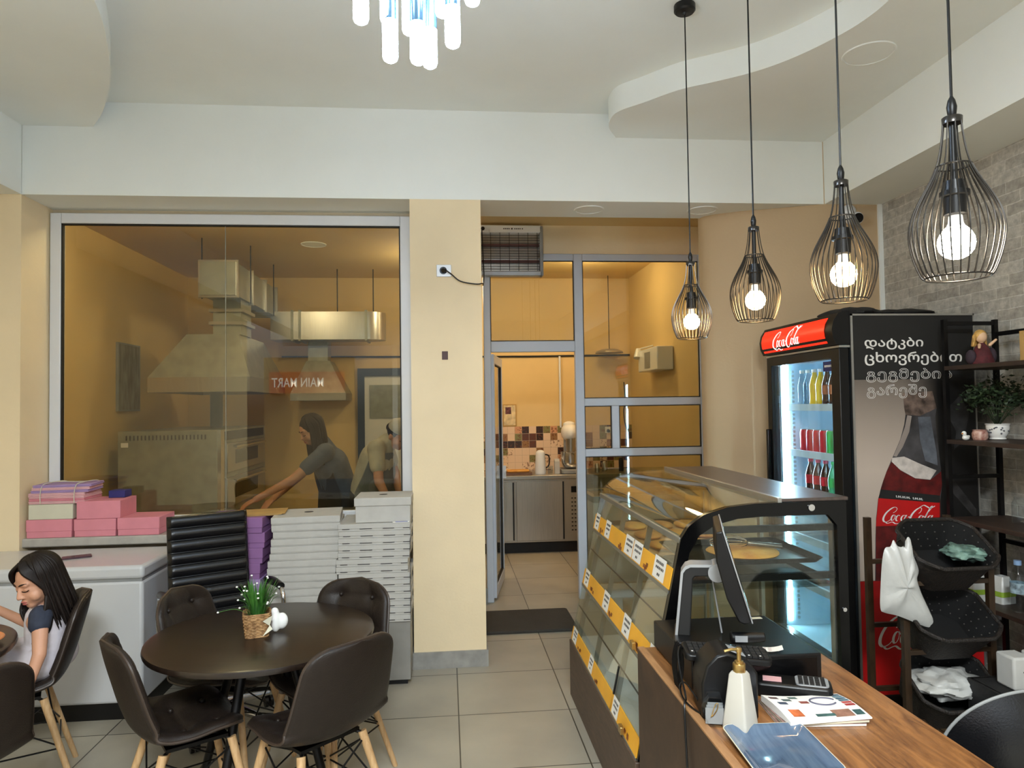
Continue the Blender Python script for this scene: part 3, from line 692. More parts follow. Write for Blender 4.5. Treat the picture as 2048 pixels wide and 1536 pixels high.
for k,(cn,lb) in enumerate(zip(cols,labs)):
    t = .017; dx = (0,0,.0,-.005,.01,.012,.02)[k]
    b = thing('flat_carton', lb, 'carton', (-2.43+dx,4.765,z+.0005), rad((1,0,-1,2,4,6,7)[k]), 'flat cartons tied with string')
    MB().box((-.165,-.115,0),(.165,.115,t*.45)).build('lower_flap', M[cn], b, bevel=.002)
    MB().box((-.167+.004*(k%2),-.117,t*.5),(.163,.113,t-.001)).build('upper_flap', M[cn], b, bevel=.002); z += t
m = MB()
for x in (-2.52,-2.32):
    dx = .01
    m.tube(crom([(x,4.638,1.112),(x+.0,4.636,1.17),(x+.012,4.64,1.226),(x+.02,4.70,1.236),(x+.03,4.83,1.236),(x+.03,4.892,1.22),(x+.01,4.894,1.16),(x,4.893,1.112)],5),.0028,6)
m.tube(crom([(-2.50,4.72,1.236),(-2.46,4.70,1.243),(-2.41,4.74,1.239),(-2.30,4.72,1.237)],5),.0028,6)
tag(m.build('string', M['card_cream']), 'pale string tied around the bundle of flat cartons', 'string')
b = thing('blue_carton','small dark blue carton behind the tied bundle against the glass','box',(-2.13,4.83,1.1235)); MB().box((-.05,-.05,0),(.05,.05,.045)).build('body', mat('blue_card',(44,44,110),.6), b, bevel=.002)

# ------------------------------------------------------------------ low bench with stacks of boxes
bn = thing('low_cabinet', 'low grey cabinet with a dark vent, under the stacks of white pizza boxes', 'cabinet', (-.865,4.62,0))
MB().box((-.62,-.27,.03),(.63,.27,.385)).build('body', mat('grey_laminate',(140,138,132),.5), bn, bevel=.004)
MB().box((.33,-.279,.17),(.50,-.269,.36)).build('vent', M['black_matte'], bn, bevel=.003)
MB().box((-.60,-.25,0),(.61,.25,.032)).build('plinth', M['black'], bn)
def pizza_box(x, y, z, w, d, h, rz, label, group, style):
    b = thing('pizza_box', label, 'box', (x,y,z+.0006), rz, group); h -= .0016
    MB().box((-w/2+.003,-d/2+.003,0),(w/2-.003,d/2,h*.45)).build('tray', M['card_white'], b)
    MB().box((-w/2,-d/2,h*.30 if style else h*.12),(w/2,d/2-.002,h)).build('lid', M['card_white'], b, bevel=.002, seg=1)
    if style:
        for x0,x1 in ((-.44,-.34),(-.20,-.03),(.12,.28),(.40,.49)): MB().box((x0*w,-d/2-.0008,h*.24),(x1*w,-d/2+.004,h*.33)).build('tuck_slot', M['ink'], b)
    return b
PR = random.Random(11); N = 15; hh = .0432
for k in range(N):
    lab = 'topmost white pizza box of the left stack, round dark hole in its lid' if k == N-1 else ('second white pizza box from the top of the left stack' if k == N-2 else 'white pizza box in the plain fronted left stack beside the purple boxes')
    b = pizza_box(-.862-.008*(N-k)/N*3+PR.uniform(-.008,.008), 4.52+PR.uniform(-.006,.006), .385+k*hh, .40, .37, hh, rad(3.0+PR.uniform(-1.2,1.2)+(2 if k>9 else 0)), lab, 'white pizza boxes in the left stack', 0)
    if k == N-1: MB().lathe([(.001,.0),(.028,.0),(.028,.0009),(.001,.0009)],(0,.02,hh-.0016),28).build('finger_hole', M['ink'], b)
    if k == N-2: pass
N2 = 14; h2 = .0425
for k in range(N2):
    lab = 'topmost slotted white pizza box of the right stack, under the tall white carton' if k == N2-1 else 'white pizza box with dark front slots in the right stack beside the pier'
    off = (-.012 if k in (7,8) else 0)
    pizza_box(-.445+off+PR.uniform(-.004,.004), 4.53+PR.uniform(-.004,.004), .385+k*h2, .43, .40, h2, rad(PR.uniform(-.7,.7)), lab, 'white pizza boxes in the right stack', 1)
zt = .385+N2*h2
cb = thing('tall_carton', 'tall white carton with round hole in its lid on the right pizza box stack', 'box', (-.395,4.52,zt+.0006))
MB().box((-.165,-.16,0),(.165,.15,.105)).build('body', M['card_white'], cb, bevel=.003)
l = MB().box((-.172,-.167,.10),(.172,.157,.15)).build('lid', M['card_white'], cb, bevel=.004)
MB().lathe([(.001,.0),(.026,.0),(.026,.0009),(.001,.0009)],(-.01,.0,.15),28).build('finger_hole', M['ink'], l)
lf = thing('leaflet', 'small white and blue leaflet on the right pizza stack before the tall carton', 'leaflet', (-.285,4.344,zt+.0008), rad(6))
MB().box((-.05,-.012,0),(.05,.012,.004)).build('sheet', M['paper'], lf); MB().box((-.035,-.0125,.004),(.04,.006,.0048)).build('blue_print', mat('blue_print',(70,84,170),.5), lf)
for k in range(7):
    lab = 'topmost purple box of the pile behind the black office chair' if k == 6 else 'purple box in the pile behind the black office chair'
    b = thing('purple_box', lab, 'box', (-1.30+PR.uniform(-.012,.012), 4.55+PR.uniform(-.01,.01), .3856+k*.092), rad(PR.uniform(-3,3)), 'purple boxes behind the office chair')
    MB().box((-.182,-.165,0),(.182,.165,.0905)).build('tray', M['card_lilac'] if k in (2,) else M['card_purple'], b)
    MB().box((-.186,-.169,.03),(.186,.169,.0912)).build('lid', M['card_purple'] if k != 2 else M['card_lilac'], b, bevel=.003)
kp = thing('kraft_sheets', 'pile of yellowish kraft paper sheets on the purple boxes', 'paper', (-1.19,4.54,1.0305), rad(8))
for k in range(3): MB().box((-.14,-.12,.004*k),(.14+.02*k,.12,.004*k+.003)).build('sheet', M['kraft'], kp)
cl = thing('clear_lid', 'round clear plastic lid leaning on the kraft sheets behind the office chair', 'lid', (-1.40,4.52,1.0302))
MB().lathe([(.105,0),(.108,.004),(.104,.008),(.10,.02),(.085,.024),(.001,.025)],(0,0,0),40,False).build('dome', M['plastic_clear'], cl)
ft = MB(); rr = random.Random(9)
stp = [(-.232,4.47,.40+.05*k) for k in range(12)]
fd = thing('dark_fringe', 'narrow dark tinsel strip hanging between the right pizza stack and the pier', 'decoration', (-.2285,4.5,.39))
for k in range(60):
    z0 = rr.uniform(.02,.50); ft.add([(-.0025,-.17,z0),(.0005,-.175,z0+.01),(-.006-rr.uniform(0,.004),-.18-rr.uniform(0,.02),z0-.03)],[(0,1,2)])
ft.box((-.001,-.172,.0),(.0003,-.165,.56)).build('strip', M['black_matte'], fd)

# ------------------------------------------------------------------ office chair
oc = thing('office_chair', 'black ribbed leather office chair with chrome armrests between freezer and pizza boxes', 'office chair', (-1.22,3.93,0), rad(-60)+PI/2)
# local -y is where the sitter faces
def ribbed(w, h, n, t):
    def fn(u, v):
        y = -t*(.45+.55*abs(math.sin(PI*n*v))**.6); x = (u-.5)*w; r = .05
        e = max(0, (abs(u-.5)*2-.9)/.1); y *= (1-.7*e*e)
        return Vector((x, y, v*h))
    return fn
bm_ = MB()
Wd, Hh = .43, .60
f1 = ribbed(Wd,Hh,9,.035); f2 = ribbed(Wd,Hh,9,-.03)
bm_.grid(f1,24,90); k0 = len(bm_.v); bm_.grid(f2,24,90)
w_ = 25; loop = list(range(25))+[(j+1)*w_-1 for j in range(1,91)]+[90*w_+i for i in range(23,-1,-1)]+[j*w_ for j in range(89,0,-1)]
for a,b in zip(loop,loop[1:]+loop[:1]): bm_.f.append([a,b,k0+b,k0+a]); bm_.m.append(0)
bk = bm_.build('backrest', M['leather_black'], oc, (0,.22,.495), bevel=.012, ang=60); bk.rotation_euler = (rad(-8),0,0)
sb = MB().box((-.24,-.27,.42),(.24,.22,.50)).build('seat', M['leather_black'], oc, bevel=.03, seg=4)
for sx in (-1,1):
    fr = MB().tube(crom([(sx*.235,.20,.47),(sx*.27,.19,.50),(sx*.275,.13,.66),(sx*.275,.08,.70),(sx*.275,-.13,.715),(sx*.275,-.19,.69),(sx*.275,-.20,.60),(sx*.265,-.17,.44),(sx*.22,-.13,.41)],7),.0125,10).build('arm_frame', M['chrome'], oc)
    MB().tube(crom([(sx*.275,.10,.712),(sx*.275,-.02,.728),(sx*.275,-.16,.724)],6),[.018]*5+[.021]*4+[.021]*4 if False else .02,10).build('arm_pad', M['black'], fr)
MB().cyl((0,0,.12),(0,0,.42),.028,.025,18).build('gas_post', M['chrome'], oc)
base = MB()
for k in range(5):
    a = 2*PI*k/5+.3; base.cyl((0,0,.12),(.29*math.cos(a),.29*math.sin(a),.075),.028,.017,10)
base.build('star_base', M['chrome'], oc)
for k in range(5):
    a = 2*PI*k/5+.3; x, y = .29*math.cos(a), .29*math.sin(a)
    cs = MB().cyl((x-.022,y,.03),(x-.006,y,.03),.03,None,18).cyl((x+.006,y,.03),(x+.022,y,.03),.03,None,18).cyl((x,y,.03),(x,y,.08),.008).build('castor', M['black'], oc)
# ------------------------------------------------------------------ cashier counter
CZ = .77
ct = thing('cashier_counter', 'oak topped cashier counter with dark wood front at the lower right', 'counter', (1.02,1.6,0))
def L(p, o): return (p[0]-o[0], p[1]-o[1], p[2]-o[2])
O = (1.02,1.6,0)
MB().box(L((.722,.55,CZ-.03),O), L((1.335,2.60,CZ),O)).build('counter_top', M['counterwood'], ct, bevel=.003)
fp = MB().box(L((.698,.55,0),O), L((.722,2.60,CZ-.002),O)).build('front_panel', M['counterpanel'], ct)
MB().box(L((.697,.55,CZ-.002),O), L((.7225,2.60,CZ+.003),O)).build('edge_strip', M['counteredge'], fp)
for y in (.56,2.56): MB().box(L((.722,y,0),O), L((1.30,y+.03,CZ-.03),O)).build('side_panel', M['counterpanel'], ct)
MB().box(L((.722,.59,.35),O), L((1.28,2.56,.37),O)).build('inner_shelf', M['counterpanel'], ct)
# pale scribble burnt into the top
m = MB(); rs = random.Random(5)
for k in range(9):
    x = 1.215+.004*k; y = 2.16-.018*k
    m.tube(crom([(x,y,CZ+.0008),(x+.018,y+.012*rs.uniform(-1,1),CZ+.0008),(x+.012,y-.012,CZ+.0008),(x+.03,y-.004,CZ+.0008)],4),.0016,4)
m.build('white_scribble', M['white_print'], ct)

# ------------------------------------------------------------------ pastry showcase
X0,X1,Y0,Y1 = .70,1.56,2.655,4.09
sc = thing('pastry_showcase', 'curved glass pastry showcase with yellow price strips on a wooden base', 'showcase', ((X0+X1)/2,(Y0+Y1)/2,0))
O = ((X0+X1)/2,(Y0+Y1)/2,0)
def P(x,y,z): return (x-O[0],y-O[1],z)
MB().box(P(X0-.005,Y0,.0),P(X1,Y1,.318)).build('base', M['casebase'], sc, bevel=.003)
MB().box(P(X0+.01,Y0+.01,.318),P(X1-.01,Y1-.01,.332)).build('floor_panel', M['white_enamel'], sc)
fx = lambda z: .705+(z-.322)*(.892-.705)/(1.155-.322)
KZ = 1.155
curve = [(p.x,p.z) for p in crom([(.892,0,KZ),(.925,0,1.203),(.985,0,1.245),(1.08,0,1.272),(1.19,0,1.283),(1.31,0,1.287)],5)]
prof = [(.705,.322)]+curve
def strip(pts, y0, y1, t, name, m, parent):
    # a sheet of thickness t following the profile
    n = len(pts); nor = []
    for i in range(n):
        a = Vector(pts[max(i-1,0)]); b = Vector(pts[min(i+1,n-1)]); d = (b-a).normalized(); nor.append(Vector((-d.y,d.x)))
    poly = list(pts)+[(pts[i][0]-nor[i].x*t, pts[i][1]-nor[i].y*t) for i in range(n-1,-1,-1)]
    poly = [(p[0]-O[0],p[1]) for p in poly]
    return MB().prism(poly, y0-O[1], y1-O[1], 'y').build(name, m, parent, ang=30)
strip(curve, Y0+.02, Y1-.02, .005, 'curved_glass', M['caseglass'], sc)
# front panes between the strips
zs = [.322,.395,.64,.725,.955,1.04,KZ]
for z0,z1 in ((.395,.64),(.725,.955),(1.04,KZ-.015)):
    strip([(fx(z0),z0),(fx(z1),z1)], Y0+.02, Y1-.02, .005, 'front_pane', M['caseglass'], sc)
# glass end panels, posts, rails
endpoly = [(x-O[0],z) for x,z in prof]+[(X1-.02-O[0],1.285),(X1-.02-O[0],.33)]
inner = [(.748,.36),(.925,1.10),(.965,1.165),(1.03,1.205),(1.12,1.226),(1.22,1.232),(1.49,1.232),(1.525,1.19),(1.53,.36)]
inn = [(x-O[0],z) for x,z in inner]
out2 = [(x-O[0],z) for x,z in [(.705,.322),(.892,1.155),(.925,1.203),(.985,1.245),(1.08,1.272),(1.19,1.283),(1.56,1.287),(1.565,1.28),(1.565,.322)]]
e = MB().ring(out2, inn, Y0-O[1], Y0+.03-O[1]).build('end_frame', M['black_gloss'], sc, ang=30)
MB().prism(inn, Y0+.012-O[1], Y0+.017-O[1], 'y').build('end_glass', M['caseglass'], sc)
MB().cyl(P(1.42,Y0+.001,1.262),P(1.42,Y0-.006,1.262),.013,None,20).build('lock', M['chrome'], e)
MB().cyl(P(1.546,Y0+.001,.86),P(1.546,Y0-.005,.86),.008,None,16).build('screw_cap', M['chrome'], e)
MB().prism(endpoly, Y1-.006-O[1], Y1-O[1], 'y').build('end_glass', M['caseglass'], sc)
grey = mat('grey_profile', (136,136,128), .35, .5)
def slant(y, w, name='slanted_post'):
    MB().prism([(fx(.335)+.03-O[0],.335),(fx(.335)+.052-O[0],.335),(fx(KZ)+.048-O[0],KZ-.01),(fx(KZ)+.026-O[0],KZ-.01)], y-O[1], y+w-O[1], 'y').build(name, grey, sc)
slant(Y1-.045,.035); slant(3.62,.018); slant(3.16,.018)
MB().box(P(.888,Y0+.01,KZ-.022),P(.912,Y1-.005,KZ+.004)).build('front_rail', grey, sc, bevel=.003)
tp = MB().box(P(1.30,Y0,1.286),P(1.575,Y1+.01,1.30)).build('top_panel', M['casetop'], sc, bevel=.003)
MB().box(P(1.285,Y0,1.283),P(1.302,Y1+.01,1.303)).build('top_trim', M['alu'], tp, bevel=.002)
for z in (1.165,.975): MB().box(P(.94 if z>1 else .90,Y0+.03,z),P(1.53,Y0+.05,z+.026)).build('shelf_rail', M['black_metal'], sc)
for y in (Y1-.05,): 
    for z in (1.165,.975): MB().box(P(.94,y,z),P(1.53,y+.02,z+.026)).build('shelf_rail', M['black_metal'], sc)
for z in (.945,.635): MB().box(P(fx(z)+.012,Y0+.03,z),P(1.53,Y1-.03,z+.008)).build('glass_shelf', M['caseglass'], sc)
for x in (1.36,1.375): MB().box(P(x,Y0+.04,.335),P(x+.004,Y0+.06,1.23)).build('sliding_edge', M['black_metal'], sc) if False else None
for z in (.84,.515): MB().cyl(P(fx(z)+.004,Y0+.03,z),P(fx(z)+.004,Y1-.03,z),.0035,None,8).build('pane_seam', M['black_metal'], sc)
MB().prism([(fx(.515)-O[0]-.003,.515),(fx(.515)-O[0]+.004,.515),(fx(.322)-O[0]+.004,.322),(fx(.322)-O[0]-.003,.322)], 3.10-O[1], 3.112-O[1],'y').build('pane_seam', M['black'], sc)
back = MB().box(P(1.535,2.70,.34),P(1.54,Y1-.02,1.28)).build('back_sliding_glass', M['caseglass'], sc)
for y in (2.70,3.36,4.04): MB().box(P(1.53,y,.34),P(1.548,y+.03,1.28)).build('sliding_frame', M['alu'], back)
# yellow price strips with labels
blob = mat('printed_food', (160,92,40), .6, var=.3, scale=40)
def pstrip(z0, z1, tags, foods):
    s_ = strip([(fx(z0)-.003,z0),(fx(z1)-.003,z1)], Y0+.02, Y1-.012, .006, 'price_strip', M['yellow'], sc)
    d = Vector((fx(z1)-fx(z0),0,z1-z0)).normalized(); n = Vector((-d.z,0,d.x))
    strip([(fx(z0)-.006,z0-.012),(fx(z0)-.004,z0+.004)], Y0+.02, Y1-.012, .010, 'strip_rail', M['plastic_clear'] if False else grey, s_)
    base = Vector((fx(z0)-.003,0,z0)); H = ((fx(z1)-fx(z0))**2+(z1-z0)**2)**.5
    def q(m, y0, y1, h0, h1, off):
        a = base+d*h0*H+n*off; b = base+d*h1*H+n*off
        m.add([P(a.x,y0,a.z),P(a.x,y1,a.z),P(b.x,y1,b.z),P(b.x,y0,b.z)],[(0,1,2,3)])
    for y, w in tags:
        t = MB(); q(t,y-w/2,y+w/2,.10,1.12,.0012); tg = t.build('price_label', M['paper'], s_)
        k = MB(); rr = random.Random(int(y*1000))
        for row,(h0,h1,ww) in enumerate(((.80,.93,.66),(.56,.68,.62),(.26,.38,.22))):
            x = y+w*ww/2
            while x > y-w*ww/2:
                g = rr.uniform(.06,.11)*w; q(k,x-g,x,h0,h1,.0019); x -= g+.035*w
        k.build('label_print', M['ink'], tg)
    f = MB()
    for y in foods:
        for j in range(4):
            rr = random.Random(int(y*777)+j); yy = y+rr.uniform(-.035,.035); h = rr.uniform(.12,.38); q(f,yy-.014,yy+.014,h-.09,h+.09,.0008)
    f.build('printed_food', blob, s_)
pstrip(.955,1.04,[(4.0,.10),(3.74,.11),(3.30,.14),(3.15,.14),(2.82,.15)],[3.88,3.46,2.99])
pstrip(.64,.725,[(3.98,.11),(3.50,.12),(3.10,.12),(2.72,.06)],[3.82,3.38,2.92])
pstrip(.322,.395,[(3.99,.11),(3.55,.09),(3.03,.10)],[3.84,3.42,2.84])
for z,y in ((.337,2.87),(.655,2.93)):
    MB().box(P(fx(z)-.024,y-.03,z),P(fx(z)-.008,y+.012,z+.03)).build('clip', M['gold'], sc, bevel=.002)

# goods in the case
def oval_bread(name, label, x, y, z, rx, ry, h, m, rz=0, group=None):
    b = thing(name, label, 'bread', (x,y,z), rz, group)
    MB().grid(lambda u,v: Vector((rx*math.cos(2*PI*u)*math.sin(PI*v)**.7*(1+.05*math.sin(3*u*2*PI)), ry*math.sin(2*PI*u)*math.sin(PI*v)**.7, h*.5-h*.5*math.cos(PI*v)+.0006)),28,10,True).build('crust', m, b)
    return b
def tray(x, y, z, w, d, label, m=None, rz=0):
    t = thing('baking_tray', label, 'tray', (x,y,z), rz, 'trays in the pastry showcase')
    mb = MB(); o_ = rrect(-w/2,-d/2,w/2,d/2,.03); i_ = rrect(-w/2+.02,-d/2+.02,w/2-.02,d/2-.02,.02)
    n = len(o_); mb.add([(p[0],p[1],.022) for p in o_]+[(p[0],p[1],.002) for p in i_]+[(p[0]*.985,p[1]*.985,.024) for p in o_]+[(p[0]*.98,p[1]*.98,.005) for p in i_],
        [(i,(i+1)%n,n+(i+1)%n,n+i) for i in range(n)]+[tuple(range(n,2*n))]+[(2*n+i,3*n+i,3*n+(i+1)%n,2*n+(i+1)%n) for i in range(n)]+[tuple(range(3*n,4*n))[::-1]]+[(i,2*n+i,2*n+(i+1)%n,(i+1)%n) for i in range(n)])
    mb.build('pan', m or M['tray_dark'], t); return t
SZ = .9536
tray(1.24,2.965,1.022,.56,.46,'dark tray with yellow pastry and whisk at the near end of the showcase')
tray(1.25,2.97,SZ,.54,.46,'dark empty tray below the whisk tray at the near end of the showcase')
m = MB(); 
oval_bread('flat_pastry','golden flat pastry on the dark tray under the whisk',1.25,2.91,1.0275,.15,.15,.034,M['bread2'])
wk = thing('whisk','wire whisk lying on the dark tray beside the golden pastry','whisk',(1.30,2.93,1.0745), rad(165))
mb = MB()
for k in range(6):
    a = PI*k/6; ca, sa = math.cos(a), math.sin(a)
    mb.tube([(.02+.10*(1-math.cos(t))*.5*1.6-.0, .034*math.sin(t)*ca*1.0 if True else 0, .034*math.sin(t)*sa) for t in [PI*j/10 for j in range(11)]],.0013,5)
    mb.tube([(.02+.10*(1-math.cos(t))*.5*1.6, -.034*math.sin(t)*ca, -.034*math.sin(t)*sa) for t in [PI*j/10 for j in range(11)]],.0013,5)
mb.build('wire_loops', M['chrome'], wk); MB().cyl((.02,0,0),(-.12,0,-.012),.009,.011,12).build('handle', M['steel'], wk)
board = woodmat('pale_board',(226,190,140),(204,160,108),(2,10,10),.6)
bs = [(1.20,3.36,.50,.24),(1.20,3.64,.50,.24),(1.20,3.92,.50,.22)]
for k,(x,y,w,d) in enumerate(bs):
    lb = ['pale wooden board with breads in the middle of the top shelf, nearest the dark trays','pale wooden board with breads at the centre of the top shelf','pale wooden board with breads at the far end of the top shelf'][k]
    t = thing('serving_board', lb, 'board', (x,y,SZ), 0, 'wooden boards in the showcase'); MB().prism(rrect(-w/2,-d/2,w/2,d/2,.02),.0006,.018).build('board', board, t, bevel=.003)
    for j in range(3):
        oval_bread('flat_bread', ['left','middle','right'][j]+' baked bread on the '+['nearest','centre','farthest'][k]+' wooden board in the showcase', x-.155+.155*j, y, SZ+.0185, .07, .095, .035, M['bread'] if (j+k)%2 else M['bread2'], 0, 'breads in the showcase')
pb = thing('plastic_bag','crumpled pale plastic bag on the middle shelf of the showcase','bag',(1.13,2.90,.645))
MB().grid(lambda u,v: (lambda n: Vector((.13*math.cos(2*PI*u)*math.sin(PI*v)*n, .10*math.sin(2*PI*u)*math.sin(PI*v)*n, .06-.06*math.cos(PI*v)*n)))(1+.25*noise.noise(Vector((3*math.cos(2*PI*u),3*math.sin(2*PI*u),4*v)))),30,16,True).build('film', M['bag'], pb)

# ------------------------------------------------------------------ things on the counter
dr = thing('cash_drawer', 'black cash drawer on the counter against the showcase end', 'cash drawer', (.975,2.39,CZ))
MB().box((-.215,-.205,.006),(.215,.205,.10)).build('body', M['black'], dr, bevel=.004)
MB().box((-.20,-.207,.015),(.20,-.203,.09)).build('drawer_front', M['black_gloss'], dr, bevel=.002)
for sx in (-1,1):
    for sy in (-1,1): MB().cyl((sx*.19,sy*.18,0),(sx*.19,sy*.18,.008),.012).build('foot', M['black_matte'], dr)
MB().box((.11,.165,.1),(.19,.185,.1012)).build('sticker', M['card_cream'], dr)
rc = thing('receipt', 'curled white receipt on top of the black cash drawer', 'receipt', (1.03,2.235,CZ+.1008), rad(-20))
MB().grid(lambda u,v: Vector((-.05+.10*u, -.022+.044*v, .001+.010*max(0,u-.5)**2*4)),8,2).build('slip', M['paper'], rc)
mk = MB()
for i in range(4):
    for j in range(3): mk.box((-.035+.02*i,-.014+.011*j,.0018),(-.022+.02*i,-.010+.011*j,.0022))
mk.build('print', mat('faint_print',(190,170,170),.7), rc)
# pos terminal
pt_ = thing('pos_terminal', 'touchscreen till seen edge-on with grey arm stand on the cash drawer', 'till', (.93,2.36,CZ+.1005), rad(-19.5))
# local +x is the cashier side, screen runs along local y
MB().prism(rrect(-.16,-.11,-.0,.11,.02),0,.014).build('foot_plate', M['black'], pt_, bevel=.004)
armp = [(-.148,.012),(-.125,.225),(-.115,.240),(-.10,.247),(-.02,.25),(-.02,.218),(-.085,.215),(-.092,.207),(-.105,.012)]
for y in (-.05,): MB().prism(armp,-.035,.035,'y').build('arm', M['black_matte'], pt_, bevel=.004)
MB().prism([(-.156,.012),(-.132,.228),(-.118,.249),(-.10,.256),(-.02,.258),(-.02,.249),(-.10,.246),(-.115,.238),(-.124,.225),(-.147,.012)],-.037,.037,'y').build('arm_trim', M['silver_plastic'], pt_)
MB().cyl((-.012,-.05,.232),(-.012,.05,.232),.03,None,24).build('hinge', M['silver_plastic'], pt_)
sn = MB().prism([(.026,-.15),(.026,.15),(.004,.15),(-.022,.06),(-.026,-.06),(-.012,-.14),(.004,-.15)],-.17,.17,'y').build('screen_body', M['black'], pt_, bevel=.005, seg=3); sn.location = (.02,0,.245); sn.rotation_euler = (0,rad(-16),0)
MB().box((.0255,-.172,-.152),(.030,.172,.152)).build('screen_bezel', M['silver_plastic'], sn, bevel=.002)
MB().box((.0302,-.16,-.14),(.0306,.16,.14)).build('screen', M['black_gloss'], sn)
MB().cyl((-.03,.0,.22),(.0,.0,.02),.003,None,6).build('strut', M['silver_plastic'], pt_)
kb = thing('keyboard', 'black keyboard leaning on the front edge of the cash drawer', 'keyboard', (.855,2.155,CZ+.1225), rad(-6))
kbo = MB().prism(rrect(-.13,-.045,.14,.045,.02),-.010,.012).build('case', M['black'], kb, bevel=.005)
kk = MB()
for i in range(14):
    for j in range(4): kk.cbox((-.108+i*.0175,-.028+j*.0175,.0145),(.0145,.0145,.007))
kk.build('keys', M['black_matte'], kb)
kl = MB()
for i in range(0,14,2): kl.box((-.111+i*.0175,-.031,.0182),(-.106+i*.0175,-.027,.0186))
kl.build('key_legends', M['white_print'], kb)
kb.rotation_euler = (rad(10),rad(5),rad(-6))
sr = thing('barcode_scanner', 'black handheld scanner with a pale label on the drawer below the till', 'scanner', (.99,2.275,CZ+.128), rad(-10))
MB().cyl((-.06,0,0),(.05,0,.004),.020,.016,14).build('body', M['black'], sr, bevel=.004); MB().box((-.05,-.0215,-.008),(-.01,-.019,.012)).build('label_patch', M['silver_plastic'], sr)
# receipt printer
rp = thing('receipt_printer', 'black receipt printer with sloped lid on the counter in front of the drawer', 'printer', (.805,2.045,CZ))
side = [(-.075,0),(-.075,.10),(-.06,.15),(-.03,.18),(.0,.187),(.06,.165),(.085,.13),(.085,0)]
MB().prism(side,-.065,.065,'y').build('body', M['black'], rp, bevel=.006).rotation_euler = (0,0,rad(-8))
t = MB().box((-.02,-.03,0),(.025,.03,.0015)).build('label', M['silver_plastic'], rp); t.location = (.03,-.02,.180); t.rotation_euler = (0,rad(20),rad(-8))
# card terminal
tm = thing('card_terminal', 'dark card terminal with grey keypad behind the magazines on the counter', 'card terminal', (1.06,2.118,CZ), rad(-24))
MB().prism(rrect(-.115,-.045,.11,.045,.02),.0006,.045).build('body', M['black'], tm, bevel=.008)
k_ = MB().prism(rrect(.005,-.038,.10,.038,.015),.045,.0485).build('keypad', M['silver_plastic'], tm)
q = MB()
for i in range(5):
    for j in range(4): q.cbox((.02+.016*i,-.027+.018*j,.050),(.012,.013,.004))
q.build('keys', M['black_matte'], k_)
MB().box((-.09,-.028,.046),(-.035,.012,.0475)).build('receipt_stub', M['card_pink2'], tm)
# magazines
mp = [('magazine','bottom magazine of the pile behind the blue plate',0,M['paper']),('magazine','middle magazine of the pile behind the blue plate',1,M['card_cream']),('magazine','topmost open patterned magazine of the pile behind the blue plate',2,M['paper'])]
for nme,lb,k,mm in mp:
    g = thing(nme, lb, 'magazine', (1.042+.004*k,1.985-.006*k,CZ+.0006+.0085*k), rad(-5+4*k), 'magazines on the counter')
    w, d = (.245,.165)
    if k < 2:
        MB().box((-w/2,-d/2,0),(w/2,d/2,.0075)).build('pages', mm, g, bevel=.001)
        MB().box((-w/2-.001,-d/2-.001,.0068),(w/2+.001,d/2+.001,.0079)).build('cover', mat('magazine_cover',(150,120,110),.4,var=.5,scale=30), g)
    else:
        fn = lambda u,v,o=0: Vector((-w/2+w*u, -d/2+d*v, .004+.012*math.sin(PI*v)*.6+.014*(1-u)**3*(.4+.6*v)+o))
        mb = MB(); mb.grid(fn,14,10); n0 = len(mb.v); mb.grid(lambda u,v: Vector((-w/2+w*u,-d/2+d*v,0)),14,10)
        lp = [i for i in range(15)]+[(j+1)*15-1 for j in range(1,11)]+[150+i for i in range(13,-1,-1)]+[j*15 for j in range(9,0,-1)]
        for a,b in zip(lp,lp[1:]+lp[:1]): mb.f.append([a,b,n0+b,n0+a]); mb.m.append(0)
        mb.build('pages', mm, g)
        def patch(name, u0,u1,v0,v1,col):
            MB().grid(lambda u,v: fn(u0+(u1-u0)*u, v0+(v1-v0)*v, .0007),6,6).build(name, mat('print_'+name,col,.5,var=.2,scale=50), g)
        for i in range(6): patch('printed_bar',.86,.985,.40+.095*i,.475+.095*i,[(178,60,60),(190,70,66),(70,110,130),(60,100,124),(88,126,146),(60,96,120)][i])
        for u0,v0,cc in ((.05,.80,(110,84,80)),(.18,.70,(80,96,96)),(.08,.55,(70,80,100)),(.30,.82,(84,110,104)),(.36,.58,(150,80,70))): patch('printed_photo',u0,u0+.11,v0,v0+.10,cc)
        patch('printed_swatch',.10,.24,.14,.36,(206,110,64)); patch('printed_band',.38,.62,.12,.20,(60,92,90)); patch('printed_room',.60,.84,.08,.30,(150,110,92)); patch('printed_corner',.86,.97,.10,.26,(52,84,84))
        rg = MB(); rg.tube([fn(.66+.155*math.cos(a),.64+.17*math.sin(a),.0012) for a in [2*PI*i/30*.86+.2 for i in range(31)]],.0026,6); rg.build('printed_ring', mat('print_grey_ring',(96,96,116),.5), g)
